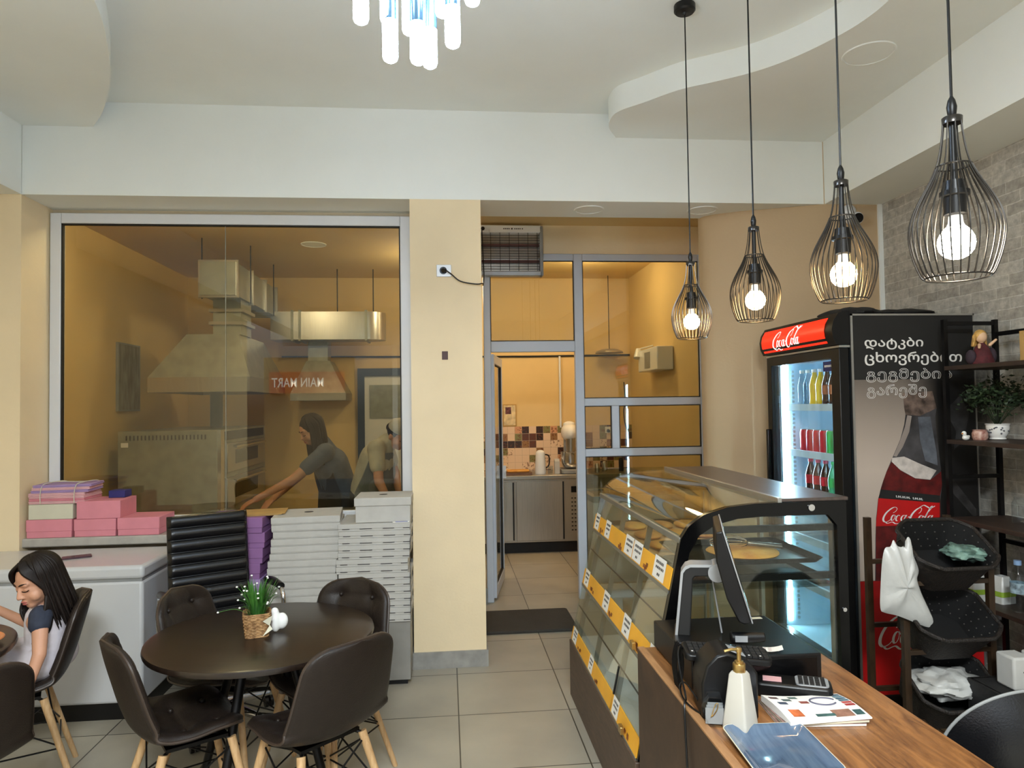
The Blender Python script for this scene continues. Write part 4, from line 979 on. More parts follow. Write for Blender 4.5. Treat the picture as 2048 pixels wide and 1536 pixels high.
# blue plate
bp = thing('rectangular_plate', 'glossy blue rectangular plate on the counter nearest the camera', 'plate', (.848,1.772,CZ+.0006), rad(-3))
fnp = lambda w,d,r: rrect(-w,-d,w,d,r,6)
lv = [(.080,.094,.02,.0),(.102,.120,.022,.014),(.112,.132,.025,.017),(.110,.130,.025,.020),(.098,.116,.02,.0165),(.084,.098,.02,.006)]
mb = MB(); n = len(fnp(.1,.1,.02)); vs = []
for w,d,r_,z in lv: vs += [(p[0],p[1],z) for p in fnp(w,d,r_)]
mb.add(vs, [tuple(range(n-1,-1,-1)),tuple(range(5*n,6*n))]+[(i*n+k,i*n+(k+1)%n,(i+1)*n+(k+1)%n,(i+1)*n+k) for i in range(5) for k in range(n)])
dd = mb.build('dish', M['blue_plate'], bp, ang=50)
MB().tube([(p[0],p[1],.0185) for p in fnp(.1115,.1315,.025)],.0016,6,closed=True).build('rim_glaze', M['card_cream'], dd)
# soap dispenser
so = thing('soap_dispenser', 'tapered white soap dispenser with gold pump on the counter', 'soap dispenser', (.806,1.925,CZ), rad(38))
lv = [(.036,0),(.0375,.004),(.036,.02),(.0215,.15),(.0165,.158)]
mb = MB(); vs = []
for s_,z in lv: vs += [(x*s_,y*s_,z) for x,y in rrect(-1,-1,1,1,.22,3)]
n = len(rrect(-1,-1,1,1,.22,3)); mb.add(vs,[tuple(range(n-1,-1,-1)),tuple(range(4*n,5*n))]+[(i*n+k,i*n+(k+1)%n,(i+1)*n+(k+1)%n,(i+1)*n+k) for i in range(4) for k in range(n)])
mb.build('bottle', mat('frosted_white',(184,180,170),.35,var=.02), so, ang=50)
pm = MB().lathe([(.0165,.155),(.0175,.157),(.0175,.178),(.0165,.18),(.012,.181),(.012,.186),(.006,.188),(.006,.21),(.0085,.211),(.0085,.221),(.006,.223),(.001,.223)],(0,0,0),24).build('pump', M['gold'], so)
MB().tube(crom([(0,0,.217),(-.02,.012,.219),(-.035,.025,.215)],5),.0042,8).build('nozzle', M['gold'], pm)
# hexagonal card holder
hx = thing('card_holder', 'clear hexagonal box of paper clips beside the soap dispenser', 'holder', (.744,1.957,CZ), rad(-14))
pp = [(.034*math.cos(PI/3*k),.042+.048*math.sin(PI/3*k)) for k in range(6)]
pi_ = [(.031*math.cos(PI/3*k),.042+.044*math.sin(PI/3*k)) for k in range(6)]
MB().ring(pp,pi_,-.02,.02,'y').build('shell', M['plastic_clear'], hx); 
mb = MB()
for k in range(3): mb.box((-.026+.004*k,-.012+.009*k,.006),(.024,-.009+.009*k,.05+.004*k))
mb.build('cards', M['grey_plastic'], hx); MB().tube(crom([(-.01,-.018,.03),(.0,-.018,.06),(.008,-.018,.066),(.006,-.018,.05),(-.004,-.018,.034),(-.012,-.018,.028)],5),.0014,5).build('paper_clip', M['gold'], hx)
# cables
mb = MB()
mb.tube(crom([(.86,2.28,CZ+.105),(.77,2.20,CZ+.11),(.715,2.16,CZ+.15),(.70,2.13,CZ+.11),(.71,2.10,CZ+.02),(.692,2.06,CZ+.0),(.689,2.03,.55),(.688,1.98,.3),(.688,1.95,.02)],7),.0032,6)
tag(mb.build('cable', M['black']), 'black cable running from the till down the counter front to the floor', 'cable')
mb = MB()
for k in range(4):
    a = .012*k; mb.tube(crom([(.722,2.20+a,CZ+.01),(.712,2.19+a,CZ+.09),(.722,2.175+a,CZ+.15),(.735,2.19+a,CZ+.08),(.728,2.2+a,CZ+.012)],5,True),.003,6,closed=True)
tag(mb.build('cable_coil', M['black']), 'bundled loops of black cable at the left edge of the counter by the drawer', 'cable')
mb = MB().tube(crom([(.73,2.05,CZ+.03),(.725,2.14,CZ+.045),(.712,2.16,CZ+.03),(.705,2.10,CZ+.012),(.72,2.03,CZ+.006),(.74,2.0,CZ+.008)],6),.0028,6)
tag(mb.build('cable', M['black']), 'short black cable looping from the receipt printer over the counter edge', 'cable')
# ------------------------------------------------------------------ lettering helpers
def text_mb(body, box, plane, off, bold=0, outline=0):
    """lettering as thin flat mesh fitted into box (u0,v0,u1,v1); plane 'y-' faces -Y (u=x), 'x-' faces -X (u runs to -Y)"""
    cu = bpy.data.curves.new('text', 'FONT'); cu.body = body; cu.offset = bold
    if outline: cu.fill_mode = 'NONE'; cu.bevel_depth = outline; cu.bevel_resolution = 0
    ob = bpy.data.objects.new('text', cu); COL.objects.link(ob)
    dg = bpy.context.evaluated_depsgraph_get(); me = bpy.data.meshes.new_from_object(ob.evaluated_get(dg))
    vs = [v.co.copy() for v in me.vertices]; fs = [list(p.vertices) for p in me.polygons]
    bpy.data.objects.remove(ob); bpy.data.curves.remove(cu); bpy.data.meshes.remove(me)
    return fit(vs, fs, box, plane, off)
def fit(vs, fs, box, plane, off):
    xs = [v.x for v in vs]; ys = [v.y for v in vs]; u0,v0,u1,v1 = box
    sx = (u1-u0)/max(1e-6,max(xs)-min(xs)); sy = (v1-v0)/max(1e-6,max(ys)-min(ys)); x0, y0 = min(xs), min(ys)
    P = []
    for v in vs:
        u = u0+(v.x-x0)*sx; w = v0+(v.y-y0)*sy
        P.append((u, off-v.z*.02, w) if plane == 'y-' else (off-v.z*.02, u, w))
    m = MB(); m.add(P, fs); return m
def ribbon(pts, w0, w1, pressure=1.0):
    """flat brush stroke with swelling width"""
    p = crom([(x,y,0) for x,y in pts], 8); vs = []; n = len(p)
    for i,q in enumerate(p):
        d = (p[min(i+1,n-1)]-p[max(i-1,0)]).normalized(); nrm = Vector((-d.y,d.x,0))
        w = w0+(w1-w0)*max(0,-d.y*.9+d.x*.1)*pressure if d.y < .1 else w0
        vs += [q+nrm*w/2, q-nrm*w/2]
    return vs, [(2*i,2*i+1,2*i+3,2*i+2) for i in range(n-1)]
def script_logo(which='all'):
    S = []
    C1 = [(.56,.62),(.70,.74),(.74,.95),(.60,1.06),(.40,.98),(.16,.66),(.06,.30),(.10,.02),(.26,-.10),(.44,-.02),(.56,.14)]
    S.append((C1,.035,.13)); S.append(([(.26,-.09),(.42,-.20),(.70,-.10),(.92,-.22),(1.16,-.20)],.04,.09))
    def oval(cx,cy,rx,ry,a0=60,a1=420): return [(cx+rx*math.cos(rad(a)),cy+ry*math.sin(rad(a))) for a in range(a0,a1+1,30)]
    S.append((oval(.66,.24,.10,.22,60,430),.03,.10)); S.append(([(.70,.46),(.80,.36),(.92,.42)],.03,.05))
    S.append((oval(.98,.22,.12,.22,50,310),.03,.10))
    S.append((oval(1.32,.22,.13,.22,40,400),.03,.10)); S.append(([(1.46,.46),(1.42,.22),(1.44,.04),(1.52,.02),(1.60,.14)],.03,.10))
    S.append(([(1.60,.30),(1.74,.34)],.06,.06))
    C2 = [(2.20,.60),(2.30,.74),(2.30,.98),(2.16,1.04),(1.96,.86),(1.80,.52),(1.76,.18),(1.84,-.06),(2.00,-.10),(2.18,.04),(2.28,.20)]
    S.append((C2,.035,.14)); S.append(([(2.12,1.04),(2.36,1.24),(2.60,1.14),(2.86,1.02),(3.10,1.20)],.05,.10))
    S.append((oval(2.42,.22,.11,.22,60,430),.03,.10))
    S.append(([(2.52,.40),(2.66,.36),(2.84,.80),(2.96,1.16),(2.86,1.10),(2.74,.56),(2.68,.14),(2.76,.0),(2.86,.12)],.03,.10))
    S.append((oval(3.0,.22,.12,.22,40,400),.03,.10)); S.append(([(3.14,.46),(3.08,.20),(3.10,.04),(3.18,.0),(3.26,.12)],.03,.10))
    if which == 'C': S = S[:4]
    vs, fs = [], []
    for pts,a,b in S:
        v, f = ribbon(pts,a,b); o = len(vs)
        vs += [Vector((p.x+p.y*.28, p.y, 0)) for p in v]; fs += [[i+o for i in q] for q in f]
    return vs, fs

# ------------------------------------------------------------------ beverage fridge
FX, FX1, FY0, FY1, FH = 2.17, 2.884, 3.60, 4.47, 2.147
fr = thing('beverage_fridge', 'tall black drinks fridge with lit glass door and red sign, advert on its side', 'fridge', ((FX+FX1)/2,(FY0+FY1)/2,0))
O = ((FX+FX1)/2,(FY0+FY1)/2,0)
def Q(x,y,z): return (x-O[0],y-O[1],z)
def fm(mb, name, m, parent=fr, **k):
    o = mb.build(name, m, parent, **k)
    if parent is fr: o.location = (-O[0],-O[1],0)
    return o
ICE = mat('pale_blue_liner', (196,222,238), .35, var=.02)
b = MB().box((FX,FY0,0),(FX1,FY0+.04,FH)).box((FX,FY1-.04,0),(FX1,FY1,FH)).box((FX1-.04,FY0+.04,0),(FX1,FY1-.04,FH)).box((FX,FY0+.04,FH-.16),(FX1-.04,FY1-.04,FH)).box((FX,FY0+.04,0),(FX1-.04,FY1-.04,.22))
body = fm(b,'cabinet',M['black'])
l = MB().box((FX+.01,FY0+.041,.221),(FX1-.042,FY0+.046,FH-.162)).box((FX+.01,FY1-.046,.221),(FX1-.042,FY1-.041,FH-.162)).box((FX1-.048,FY0+.046,.221),(FX1-.042,FY1-.046,FH-.162)).box((FX+.01,FY0+.046,.221),(FX1-.048,FY1-.046,.227)).box((FX+.01,FY0+.046,FH-.168),(FX1-.048,FY1-.046,FH-.162))
fm(l,'inner_liner',ICE)
led = emitmat('cold_led', (190,232,255), 75)
for y in (FY1-.052, FY0+.047): fm(MB().box((FX+.03,y,.26),(FX+.05,y+.005,FH-.2)),'led_strip',led)
st = MB()
for i in range(58): st.box((FX+.085,FY1-.054,.27+.028*i),(FX+.10,FY1-.046,.285+.028*i))
fm(st,'shelf_ladder',M['alu'])
# door
dx0, dx1 = FX-.06, FX-.005
d = fm(MB().ring([(FY0+.005,.12),(FY1-.005,.12),(FY1-.005,1.965),(FY0+.005,1.965)],[(FY0+.09,.25),(FY1-.065,.25),(FY1-.065,1.91),(FY0+.09,1.91)],dx0,dx1,'x'),'door_frame',M['black'],bevel=.004)
MB().box((dx0+.02,FY0+.09,.25),(dx0+.026,FY1-.065,1.91)).build('door_glass', M['clear'], d)
MB().box((dx0+.017,FY0+.095,1.845),(dx0+.0195,FY0+.20,1.90)).build('sticker', mat('navy_sticker',(34,40,92),.5), d)
sw = MB()
for i in range(6): sw.box((dx0+.0165,FY0+.10+.015*i,1.868),(dx0+.0169,FY0+.109+.015*i,1.880))
sw.build('sticker_print', M['white_print'], d)
MB().box((dx0-.025,FY1-.045,.8),(dx0+.0,FY1-.02,1.5)).build('door_handle', M['black_gloss'], d, bevel=.004)
fm(MB().box((FX-.062,FY0+.0,1.967),(FX,FY1,1.978)),'header_rail',M['alu'])
# lit header
hd = MB(); hp = [(FX-.075,1.982),(FX-.095,2.02),(FX-.10,2.065),(FX-.09,2.11),(FX-.06,2.155),(FX,2.165),(FX,1.982)]
h = fm(hd.prism(hp,FY0-.0,FY1+.01,'y'),'header_case',M['black'])
fp_ = [(FX-.081,1.995),(FX-.0975,2.03),(FX-.1015,2.065),(FX-.0945,2.10),(FX-.074,2.135)]
RD = emitmat('lit_red_sign', (240,40,14), .9)
fm(MB().grid(lambda u,v: (lambda i,k: Vector((fp_[i][0]+(fp_[i+1][0]-fp_[i][0])*k-.0015, FY0+.075+u*(FY1-FY0-.10), fp_[i][1]+(fp_[i+1][1]-fp_[i][1])*k)))(min(3,int(v*4)), v*4-min(3,int(v*4))),2,8),'lit_sign',RD)
vs, fs = script_logo(); lg = fit(vs, fs, (4.29,1.999,3.94,2.132), 'x-', 0)
def hx_(z):
    for (xa,za),(xb,zb) in zip(fp_,fp_[1:]):
        if z <= zb: return xa+(xb-xa)*(z-za)/(zb-za)
    return fp_[-1][0]
lg.v = [(hx_(z)-.004, y, z) for x,y,z in lg.v]
fm(lg,'script_lettering',emitmat('lit_white_letters',(255,240,236),1.0))
# shelves
for z in (.55,.83,1.10,1.36,1.65):
    s_ = fm(MB().box((FX+.06,FY0+.05,z-.008),(FX1-.06,FY1-.055,z-.001)),'shelf',M['clear'])
    MB().box((FX+.04,FY0+.05,z-.03),(FX+.06,FY1-.055,z+.012)).build('price_rail', mat('rail_plastic',(206,226,236),.3), s_)
    MB().box((FX+.037,FY0+.10,z-.026),(FX+.0395,FY0+.17,z+.008)).build('price_tag', mat('tag_navy',(50,54,110),.5,var=.6,scale=90), s_)
# advert on the near side
ads = []
panel = fm(MB().box((FX+.0,FY0-.006,.10),(FX1,FY0-.0005,FH)),'side_panel',None or M['black_matte'])
g = bpy.data.materials.new('printed_backdrop'); g.use_nodes = True; t = g.node_tree; p = t.nodes['Principled BSDF']
tc = t.nodes.new('ShaderNodeTexCoord'); sp = t.nodes.new('ShaderNodeSeparateXYZ'); t.links.new(tc.outputs['Object'], sp.inputs[0])
mr = t.nodes.new('ShaderNodeMapRange'); mr.inputs['From Min'].default_value = 1.80; mr.inputs['From Max'].default_value = 1.30; t.links.new(sp.outputs['Z'], mr.inputs[0])
mr2 = t.nodes.new('ShaderNodeMapRange'); mr2.inputs['From Min'].default_value = 2.66; mr2.inputs['From Max'].default_value = 2.46; t.links.new(sp.outputs['X'], mr2.inputs[0])
mu = t.nodes.new('ShaderNodeMath'); mu.operation = 'MULTIPLY'
ad = t.nodes.new('ShaderNodeMath'); ad.operation = 'MULTIPLY_ADD'; ad.inputs[1].default_value = .75; ad.inputs[2].default_value = .25; t.links.new(mr.outputs[0], ad.inputs[0])
t.links.new(ad.outputs[0], mu.inputs[0]); t.links.new(mr2.outputs[0], mu.inputs[1])
cr = t.nodes.new('ShaderNodeValToRGB'); cr.color_ramp.elements[0].color = (*lin((16,15,15)),1); cr.color_ramp.elements[1].color = (*lin((196,180,166)),1)
t.links.new(mu.outputs[0], cr.inputs[0]); t.links.new(cr.outputs[0], p.inputs['Base Color']); p.inputs['Roughness'].default_value = .45
def art(name, poly, m, off):
    return fm(MB().prism(poly, FY0-.006-off, FY0-.006-off+.0004, 'y'), name, m)
art('printed_backdrop', [(2.184,.715),(2.875,.715),(2.875,1.79),(2.184,1.79)], g, .0008)
art('printed_red_base', [(2.184,.11),(2.875,.11),(2.875,.713),(2.184,.713)], M['red'], .0008)
for a,bx in (((2.171,.10),(2.183,2.147)),((2.171,2.137),(2.884,2.147)),((2.876,.10),(2.884,2.147))):
    fm(MB().box((a[0],FY0-.0095,a[1]),(bx[0],FY0-.0005,bx[1])),'panel_edge',M['alu'])
sm = mat('smoke_print', (60,58,58), .5, var=.5, scale=12)
art('printed_smoke', [(2.70,1.62),(2.76,1.50),(2.74,1.40),(2.80,1.45),(2.84,1.60),(2.79,1.70)], mat('smoke_print',(46,45,46),.5,var=.4,scale=14), .001)
art('printed_smoke', [(2.72,1.26),(2.86,1.08),(2.86,1.02),(2.70,1.20)], mat('smoke_print',(52,50,50),.5,var=.4,scale=14), .001)
art('printed_bottle', [(2.46,1.717),(2.464,1.638),(2.47,1.598),(2.461,1.545),(2.436,1.466),(2.39,1.373),(2.351,1.294),(2.319,1.208),(2.299,1.149),(2.284,1.043),(2.277,.94),(2.268,.714),(2.644,.714),(2.647,.94),(2.647,1.096),(2.666,1.208),(2.663,1.307),(2.655,1.393),(2.645,1.506),(2.641,1.585),(2.65,1.631),(2.628,1.724)], mat('bottle_glass_print',(74,72,74),.4,var=.3,scale=9), .0014)
art('printed_bottle_cap', [(2.459,1.716),(2.628,1.724),(2.65,1.631),(2.555,1.591),(2.47,1.598),(2.463,1.638)], mat('cap_print',(112,94,84),.45,var=.35,scale=22), .0018)
art('printed_highlight', [(2.48,1.595),(2.505,1.591),(2.488,1.506),(2.449,1.426),(2.411,1.373),(2.394,1.377),(2.436,1.463),(2.464,1.532)], mat('highlight_print',(150,138,130),.45,var=.1), .0018)
art('printed_highlight', [(2.541,1.585),(2.612,1.585),(2.641,1.393),(2.645,1.321),(2.575,1.347),(2.55,1.453)], mat('highlight_print',(98,102,110),.45,var=.25,scale=16), .0018)
art('printed_drink', [(2.382,1.346),(2.43,1.299),(2.514,1.253),(2.599,1.243),(2.664,1.288),(2.666,1.208),(2.653,1.159),(2.644,.715),(2.272,.715),(2.284,1.043),(2.315,1.202),(2.329,1.241),(2.351,1.294)], mat('drink_print',(98,22,22),.4,var=.3,scale=20), .0018)
art('printed_foam', [(2.386,1.367),(2.454,1.373),(2.546,1.331),(2.637,1.294),(2.599,1.245),(2.514,1.255),(2.43,1.301),(2.382,1.347)], mat('foam_print',(206,196,188),.5,var=.12,scale=30), .0022)
art('printed_band', [(2.314,1.2),(2.632,1.161),(2.653,1.158),(2.649,1.121),(2.631,1.121),(2.302,1.155)], M['black_matte'], .0022)
art('printed_label', [(2.301,1.153),(2.631,1.12),(2.649,1.119),(2.646,1.004),(2.282,1.004),(2.286,1.043)], M['red'], .0022)
sb_ = MB(); rs = random.Random(2)
for i in range(13):
    if i == 7: continue
    x = 2.40+.012*i; z = 1.160-.0016*i; sb_.box((x,FY0-.0087,z-.006),(x+.004,FY0-.0084,z+.006)); sb_.box((x,FY0-.0087,z-.006),(x+.009,FY0-.0084,z-.003)); 
    if i%2: sb_.box((x+.006,FY0-.0087,z-.006),(x+.009,FY0-.0084,z+.004))
fm(sb_,'printed_small_letters',M['white_print'])
vs, fs = script_logo(); lgm = fit(vs, fs, (2.318,1.008,2.622,1.112), 'y-', FY0-.0088)
lgm.v = [(x,y,z-(x-2.318)*.04+.008) for x,y,z in lgm.v]
fm(lgm,'printed_script',M['white_print'])
vs, fs = script_logo(); fm(fit(vs, fs, (2.275,.345,2.78,.55), 'y-', FY0-.0076),'printed_script',M['white_print'])
W_ = mat('grey_white_print',(236,234,230),.5)
y_ = FY0-.0075
def bold_text(body, box):
    m = text_mb(body,box,'y-',y_,0); m2 = text_mb(body,box,'y-',FY0-.0082,0,.016); m.add(m2.v,m2.f); return m
fm(bold_text('დატკბი',(2.249,1.952,2.585,2.018)),'printed_slogan',W_)
fm(bold_text('ცხოვრებით',(2.247,1.866,2.807,1.94)),'printed_slogan',W_)
fm(text_mb('გეგმების',(2.252,1.775,2.745,1.85),'y-',FY0-.0085,.004,.014),'printed_slogan_outline',W_)
fm(text_mb('გარეშე',(2.253,1.688,2.595,1.764),'y-',FY0-.0085,.004,.014),'printed_slogan_outline',W_)
# bags on top
for k,(x,y,sx,sy,sz,lb) in enumerate(((2.36,3.90,.16,.17,.062,'low black bag lying on top of the fridge, left of two'),(2.66,3.95,.19,.2,.06,'low black bag lying on top of the fridge by the brick wall'))):
    bg_ = thing('black_bag', lb, 'bag', (x,y,FH+.0186))
    MB().grid(lambda u,v: (lambda n: Vector((sx*math.cos(2*PI*u)*math.sin(PI*v)*n, sy*math.sin(2*PI*u)*math.sin(PI*v)*n, sz/2*(1-math.cos(PI*v)*1.0)*(.8+.3*n))))(1+.25*noise.noise(Vector((2*math.cos(2*PI*u)+k*5,2*math.sin(2*PI*u),3*v)))),26,12,True).build('cloth', M['black_matte'], bg_).location = (0,0,-.018)
# ---- drinks
def liquid(name, col): return mat(name, col, .12, var=.05, coat=.5)
LQ = {'lemon':liquid('lemon_drink',(226,186,40)),'cola':liquid('cola_drink',(52,22,16)),'water':M['plastic_clear'],'green':mat('green_label',(40,150,70),.4),'red':mat('red_label',(186,28,40),.4),'yellow':liquid('yellow_drink',(244,214,20)),'brown':mat('brown_label',(150,84,50),.4),'sprite':liquid('green_bottle_drink',(60,150,110))}
def bottle(x, y, z, h, r, body, label, cap, text, group):
    b = thing('drink_bottle', text, 'bottle', (x,y,z+.0008), 0, group)
    MB().lathe([(r*.8,0),(r,.012),(r*.95,h*.25),(r,h*.5),(r*.98,h*.58),(r*.7,h*.75),(r*.42,h*.86),(r*.40,h*.93)],(0,0,0),18).build('body', body, b)
    if label: MB().lathe([(r*1.02,h*.30),(r*1.03,h*.55)],(0,0,0),18,False).build('label', label, b)
    MB().lathe([(r*.46,h*.92),(r*.48,h),(r*.44,h*1.005),(.001,h*1.005)],(0,0,0),14).build('cap', cap, b)
capw = M['white_enamel']; capr = mat('red_cap',(206,50,80),.4); capg = mat('green_cap',(40,150,80),.4); capb = mat('blue_cap',(40,90,170),.4)
ordn = ['first','second','third','fourth','fifth','sixth','seventh','eighth','ninth']
row = [('water',None,capw,'clear'),('water',None,capw,'clear'),('lemon',None,capw,'amber yellow'),('lemon',None,capw,'amber yellow'),('cola','brown',capw,'dark brown, tan labelled'),('cola','brown',capw,'dark brown, tan labelled'),('cola','green',capg,'dark, green topped'),('cola','green',capg,'dark, green topped'),('water',None,capb,'clear, blue capped')]
for k,(a,lb,cp,tx) in enumerate(row):
    bottle(FX+.115, 4.335-k*.074, 1.65, .225, .033, LQ[a], LQ[lb] if lb else None, cp, f'{tx} bottle, {ordn[k]} from the left on the top fridge shelf', 'bottles on the top fridge shelf')
ccol = ['red','red','red','red','green','green','green','brown']
for k,c_ in enumerate(ccol):
    c = thing('drink_can', f'{ {"red":"red","green":"bright green","brown":"brown and gold"}[c_]} can, {ordn[k]} from the left on the middle fridge shelf', 'can', (FX+.11, 4.31-k*.078, 1.3608), 0, 'cans on the middle fridge shelf')
    MB().lathe([(.027,0),(.0325,.008),(.0325,.125),(.027,.138)],(0,0,0),20).build('body', LQ[c_], c); MB().lathe([(.027,.138),(.0275,.141),(.025,.139),(.001,.138)],(0,0,0),20).build('lid', M['alu'], c)
row3 = [('cola','red',capr,'red capped cola coloured'),('cola','red',capr,'red capped cola coloured'),('cola','red',capr,'red capped cola coloured'),('sprite','green',capg,'green capped green'),('sprite','green',capg,'green capped green'),('yellow',None,capb,'blue capped bright yellow')]
for k,(a,lb,cp,tx) in enumerate(row3):
    bottle(FX+.115, 4.26-k*.088, 1.10, .215, .034, LQ[a], LQ[lb] if lb else None, cp, f'{tx} bottle, {ordn[k]} from the left on the third fridge shelf', 'bottles on the third fridge shelf')
for k in range(4):
    bottle(FX+.115, 3.90-k*.075, .83, .20, .033, LQ['cola' if k%2 else 'water'], LQ['red'], capr, f'red labelled bottle, {ordn[k]} from the left on the fourth fridge shelf behind the showcase', 'bottles on the fourth fridge shelf')

# ------------------------------------------------------------------ shelf unit by the brick wall
su = thing('shelf_unit', 'black metal shelf unit with dark wood boards along the brick wall right of the fridge', 'shelf', (2.78,2.95,0))
def S(x,y,z): return (x-2.78,y-2.95,z)
for x in (2.632,2.92):
    for y in (2.42,3.49): MB().box(S(x-.011,y-.011,0),S(x+.011,y+.011,2.10)).build('post', M['black_metal'], su)
bz = [1.83,1.445,1.04,.64,.2]
for z in bz: MB().box(S(2.615,2.41,z),S(2.94,3.478,z+.022)).build('shelf_board', M['shelfwood'], su, bevel=.002)
r_ = MB()
for z in (2.02,1.66,.93): r_.box(S(2.912,2.42,z-.01),S(2.93,3.49,z+.012))
for z in (1.27,2.08,.5): r_.box(S(2.632,3.48,z-.01),S(2.92,3.498,z+.01))
r_.build('cross_rail', M['black_metal'], su)
# doll
dl = thing('doll', 'small blonde figurine in a dark red dress on the top shelf', 'figurine', (2.735,3.36,1.8526))
MB().lathe([(.052,0),(.056,.01),(.045,.05),(.030,.09),(.022,.10),(.012,.112)],(0,0,0),24).build('dress', mat('burgundy_fabric',(84,28,34),.8,var=.2,scale=40), dl)
MB().ball((0,0,.142),(.026,.025,.030),18,12).capsule((.03,-.02,.10),(.055,-.03,.125),.008,.006).capsule((-.028,-.02,.10),(-.045,-.04,.085),.008,.006).capsule((0,0,.105),(0,0,.13),.010).build('body', mat('doll_skin',(226,186,150),.5), dl)
hm = MB(); hm.ball((0,.008,.15),(.031,.028,.032),18,10)
for k in range(14):
    a = PI*k/13; hm.capsule((.026*math.cos(a),.012+.02*math.sin(a)*.6,.15),(.036*math.cos(a),.014+.022*math.sin(a),.10),.009,.006,8)
hm.build('hair', mat('blonde_hair',(206,160,84),.6,var=.25,scale=40), dl)
for q_ in (((.05,.0,.045),(.022,.03,.044)),((-.052,.01,.04),(.022,.03,.038))): MB().ball(*q_,12,8).build('bag', mat('dark_plum',(54,40,50),.8), dl)
fr2 = thing('picture_frame', 'small tan picture box at the right end of the top shelf', 'frame', (2.80,3.13,1.8522)); MB().box((-.045,-.012,0),(.045,.012,.15)).build('frame', M['kraft'], fr2); MB().box((-.035,-.0135,.02),(.035,-.0115,.13)).build('picture', mat('brown_picture',(120,80,50),.6,var=.5,scale=20), fr2)
dk = thing('duck_figurine', 'tiny white duck figurine at the left end of the second shelf', 'figurine', (2.64,3.37,1.4672), rad(200))
dm = MB(); dm.ball((0,0,.014),(.022,.015,.014),16,10).ball((.014,0,.036),(.012,.011,.012),14,8).ball((-.02,0,.02),(.008,.008,.006),8,6).capsule((.008,0,.018),(.013,0,.034),.009,.009)
dm.build('body', M['porcelain'], dk); MB().cyl((.024,0,.036),(.034,0,.034),.004,.002,8).build('beak', mat('orange_beak',(220,140,60),.5), dk)
cp_ = thing('small_pot', 'small pink and cream patterned pot on the second shelf between duck and plant', 'pot', (2.725,3.38,1.4672))
MB().lathe([(.030,0),(.036,.012),(.036,.034),(.031,.046),(.034,.052),(.030,.052),(.026,.04),(.001,.03)],(0,0,0),24).build('pot', mat('patterned_ceramic',(210,176,160),.35,col2=(150,90,80),scale=60), cp_)
pp_ = thing('potted_plant', 'bushy dark green plant in a white pot with painted flowers on the second shelf', 'plant', (2.815,3.37,1.4672))
MB().lathe([(.030,0),(.038,.004),(.034,.012),(.045,.03),(.052,.06),(.052,.075),(.056,.08),(.054,.082),(.049,.078),(.047,.07),(.001,.066)],(0,0,0),28).build('pot', M['porcelain'], pp_)
fl_ = MB(); rs = random.Random(8)
for k in range(14):
    a = rs.uniform(PI,2*PI); z = rs.uniform(.03,.065); rr = .0535
    fl_.ball((rr*math.cos(a)*.96,rr*math.sin(a)*.96,z),(.005,.004,.004),8,5)
fl_.build('painted_flowers', mat('grey_blue_glaze',(90,92,100),.3), pp_)
stm = MB(); lf_ = MB()
for k in range(26):
    a = rs.uniform(0,2*PI); ph_ = rs.uniform(.0,1.25); R_ = rs.uniform(.10,.17)
    tip = Vector((R_*math.sin(ph_)*math.cos(a),R_*math.sin(ph_)*math.sin(a)*.8,.10+R_*.75*math.cos(ph_)+.05)); stm.tube([(0,0,.06),tip*.5+Vector((0,0,.05)),tip],.0016,4)
    for j in range(46):
        c = tip+Vector((rs.gauss(0,.032),rs.gauss(0,.032),rs.gauss(0,.030))); d1 = Vector((rs.uniform(-1,1),rs.uniform(-1,1),rs.uniform(-.4,1))).normalized(); d2 = d1.orthogonal().normalized(); w = rs.uniform(.013,.023)
        lf_.add([c,c+d1*w*.5+d2*w*.4,c+d1*w*1.3,c+d1*w*.5-d2*w*.4],[(0,1,2,3)])
stm.build('stems', M['leaf_dark'], pp_); lf_.build('leaves', M['leaf_dark'], pp_)
vs_ = thing('teacup', 'small white cup at the right edge on the third shelf', 'cup', (2.70,3.00,1.0622)); MB().lathe([(.02,0),(.03,.02),(.033,.05),(.031,.05),(.028,.02),(.001,.006)],(0,0,0),24).build('cup', M['porcelain'], vs_)
gp = MB().box((2.66,3.15,1.0625),(2.9,3.42,1.16)); 
jar = thing('glass_jar', 'clear glass jar at the back of the third shelf', 'jar', (2.80,3.22,1.0622)); MB().lathe([(.035,0),(.04,.01),(.04,.10),(.03,.12),(.03,.13)],(0,0,0),24,False).build('jar', M['plastic_clear'], jar)
wb = thing('water_bottle', 'clear plastic water bottle with pale blue cap on the fourth shelf', 'bottle', (2.70,3.14,.6626))
MB().lathe([(.026,0),(.034,.006),(.034,.06),(.031,.075),(.034,.09),(.034,.15),(.026,.185),(.014,.21),(.0135,.225)],(0,0,0),24).build('body', M['plastic_clear'], wb); MB().lathe([(.016,.222),(.016,.243),(.001,.244)],(0,0,0),18).build('cap', mat('pale_blue_cap',(130,160,196),.4), wb); MB().lathe([(.0348,.09),(.0348,.14)],(0,0,0),24,False).build('label', mat('pale_label',(150,170,180),.4,var=.4,scale=40), wb)
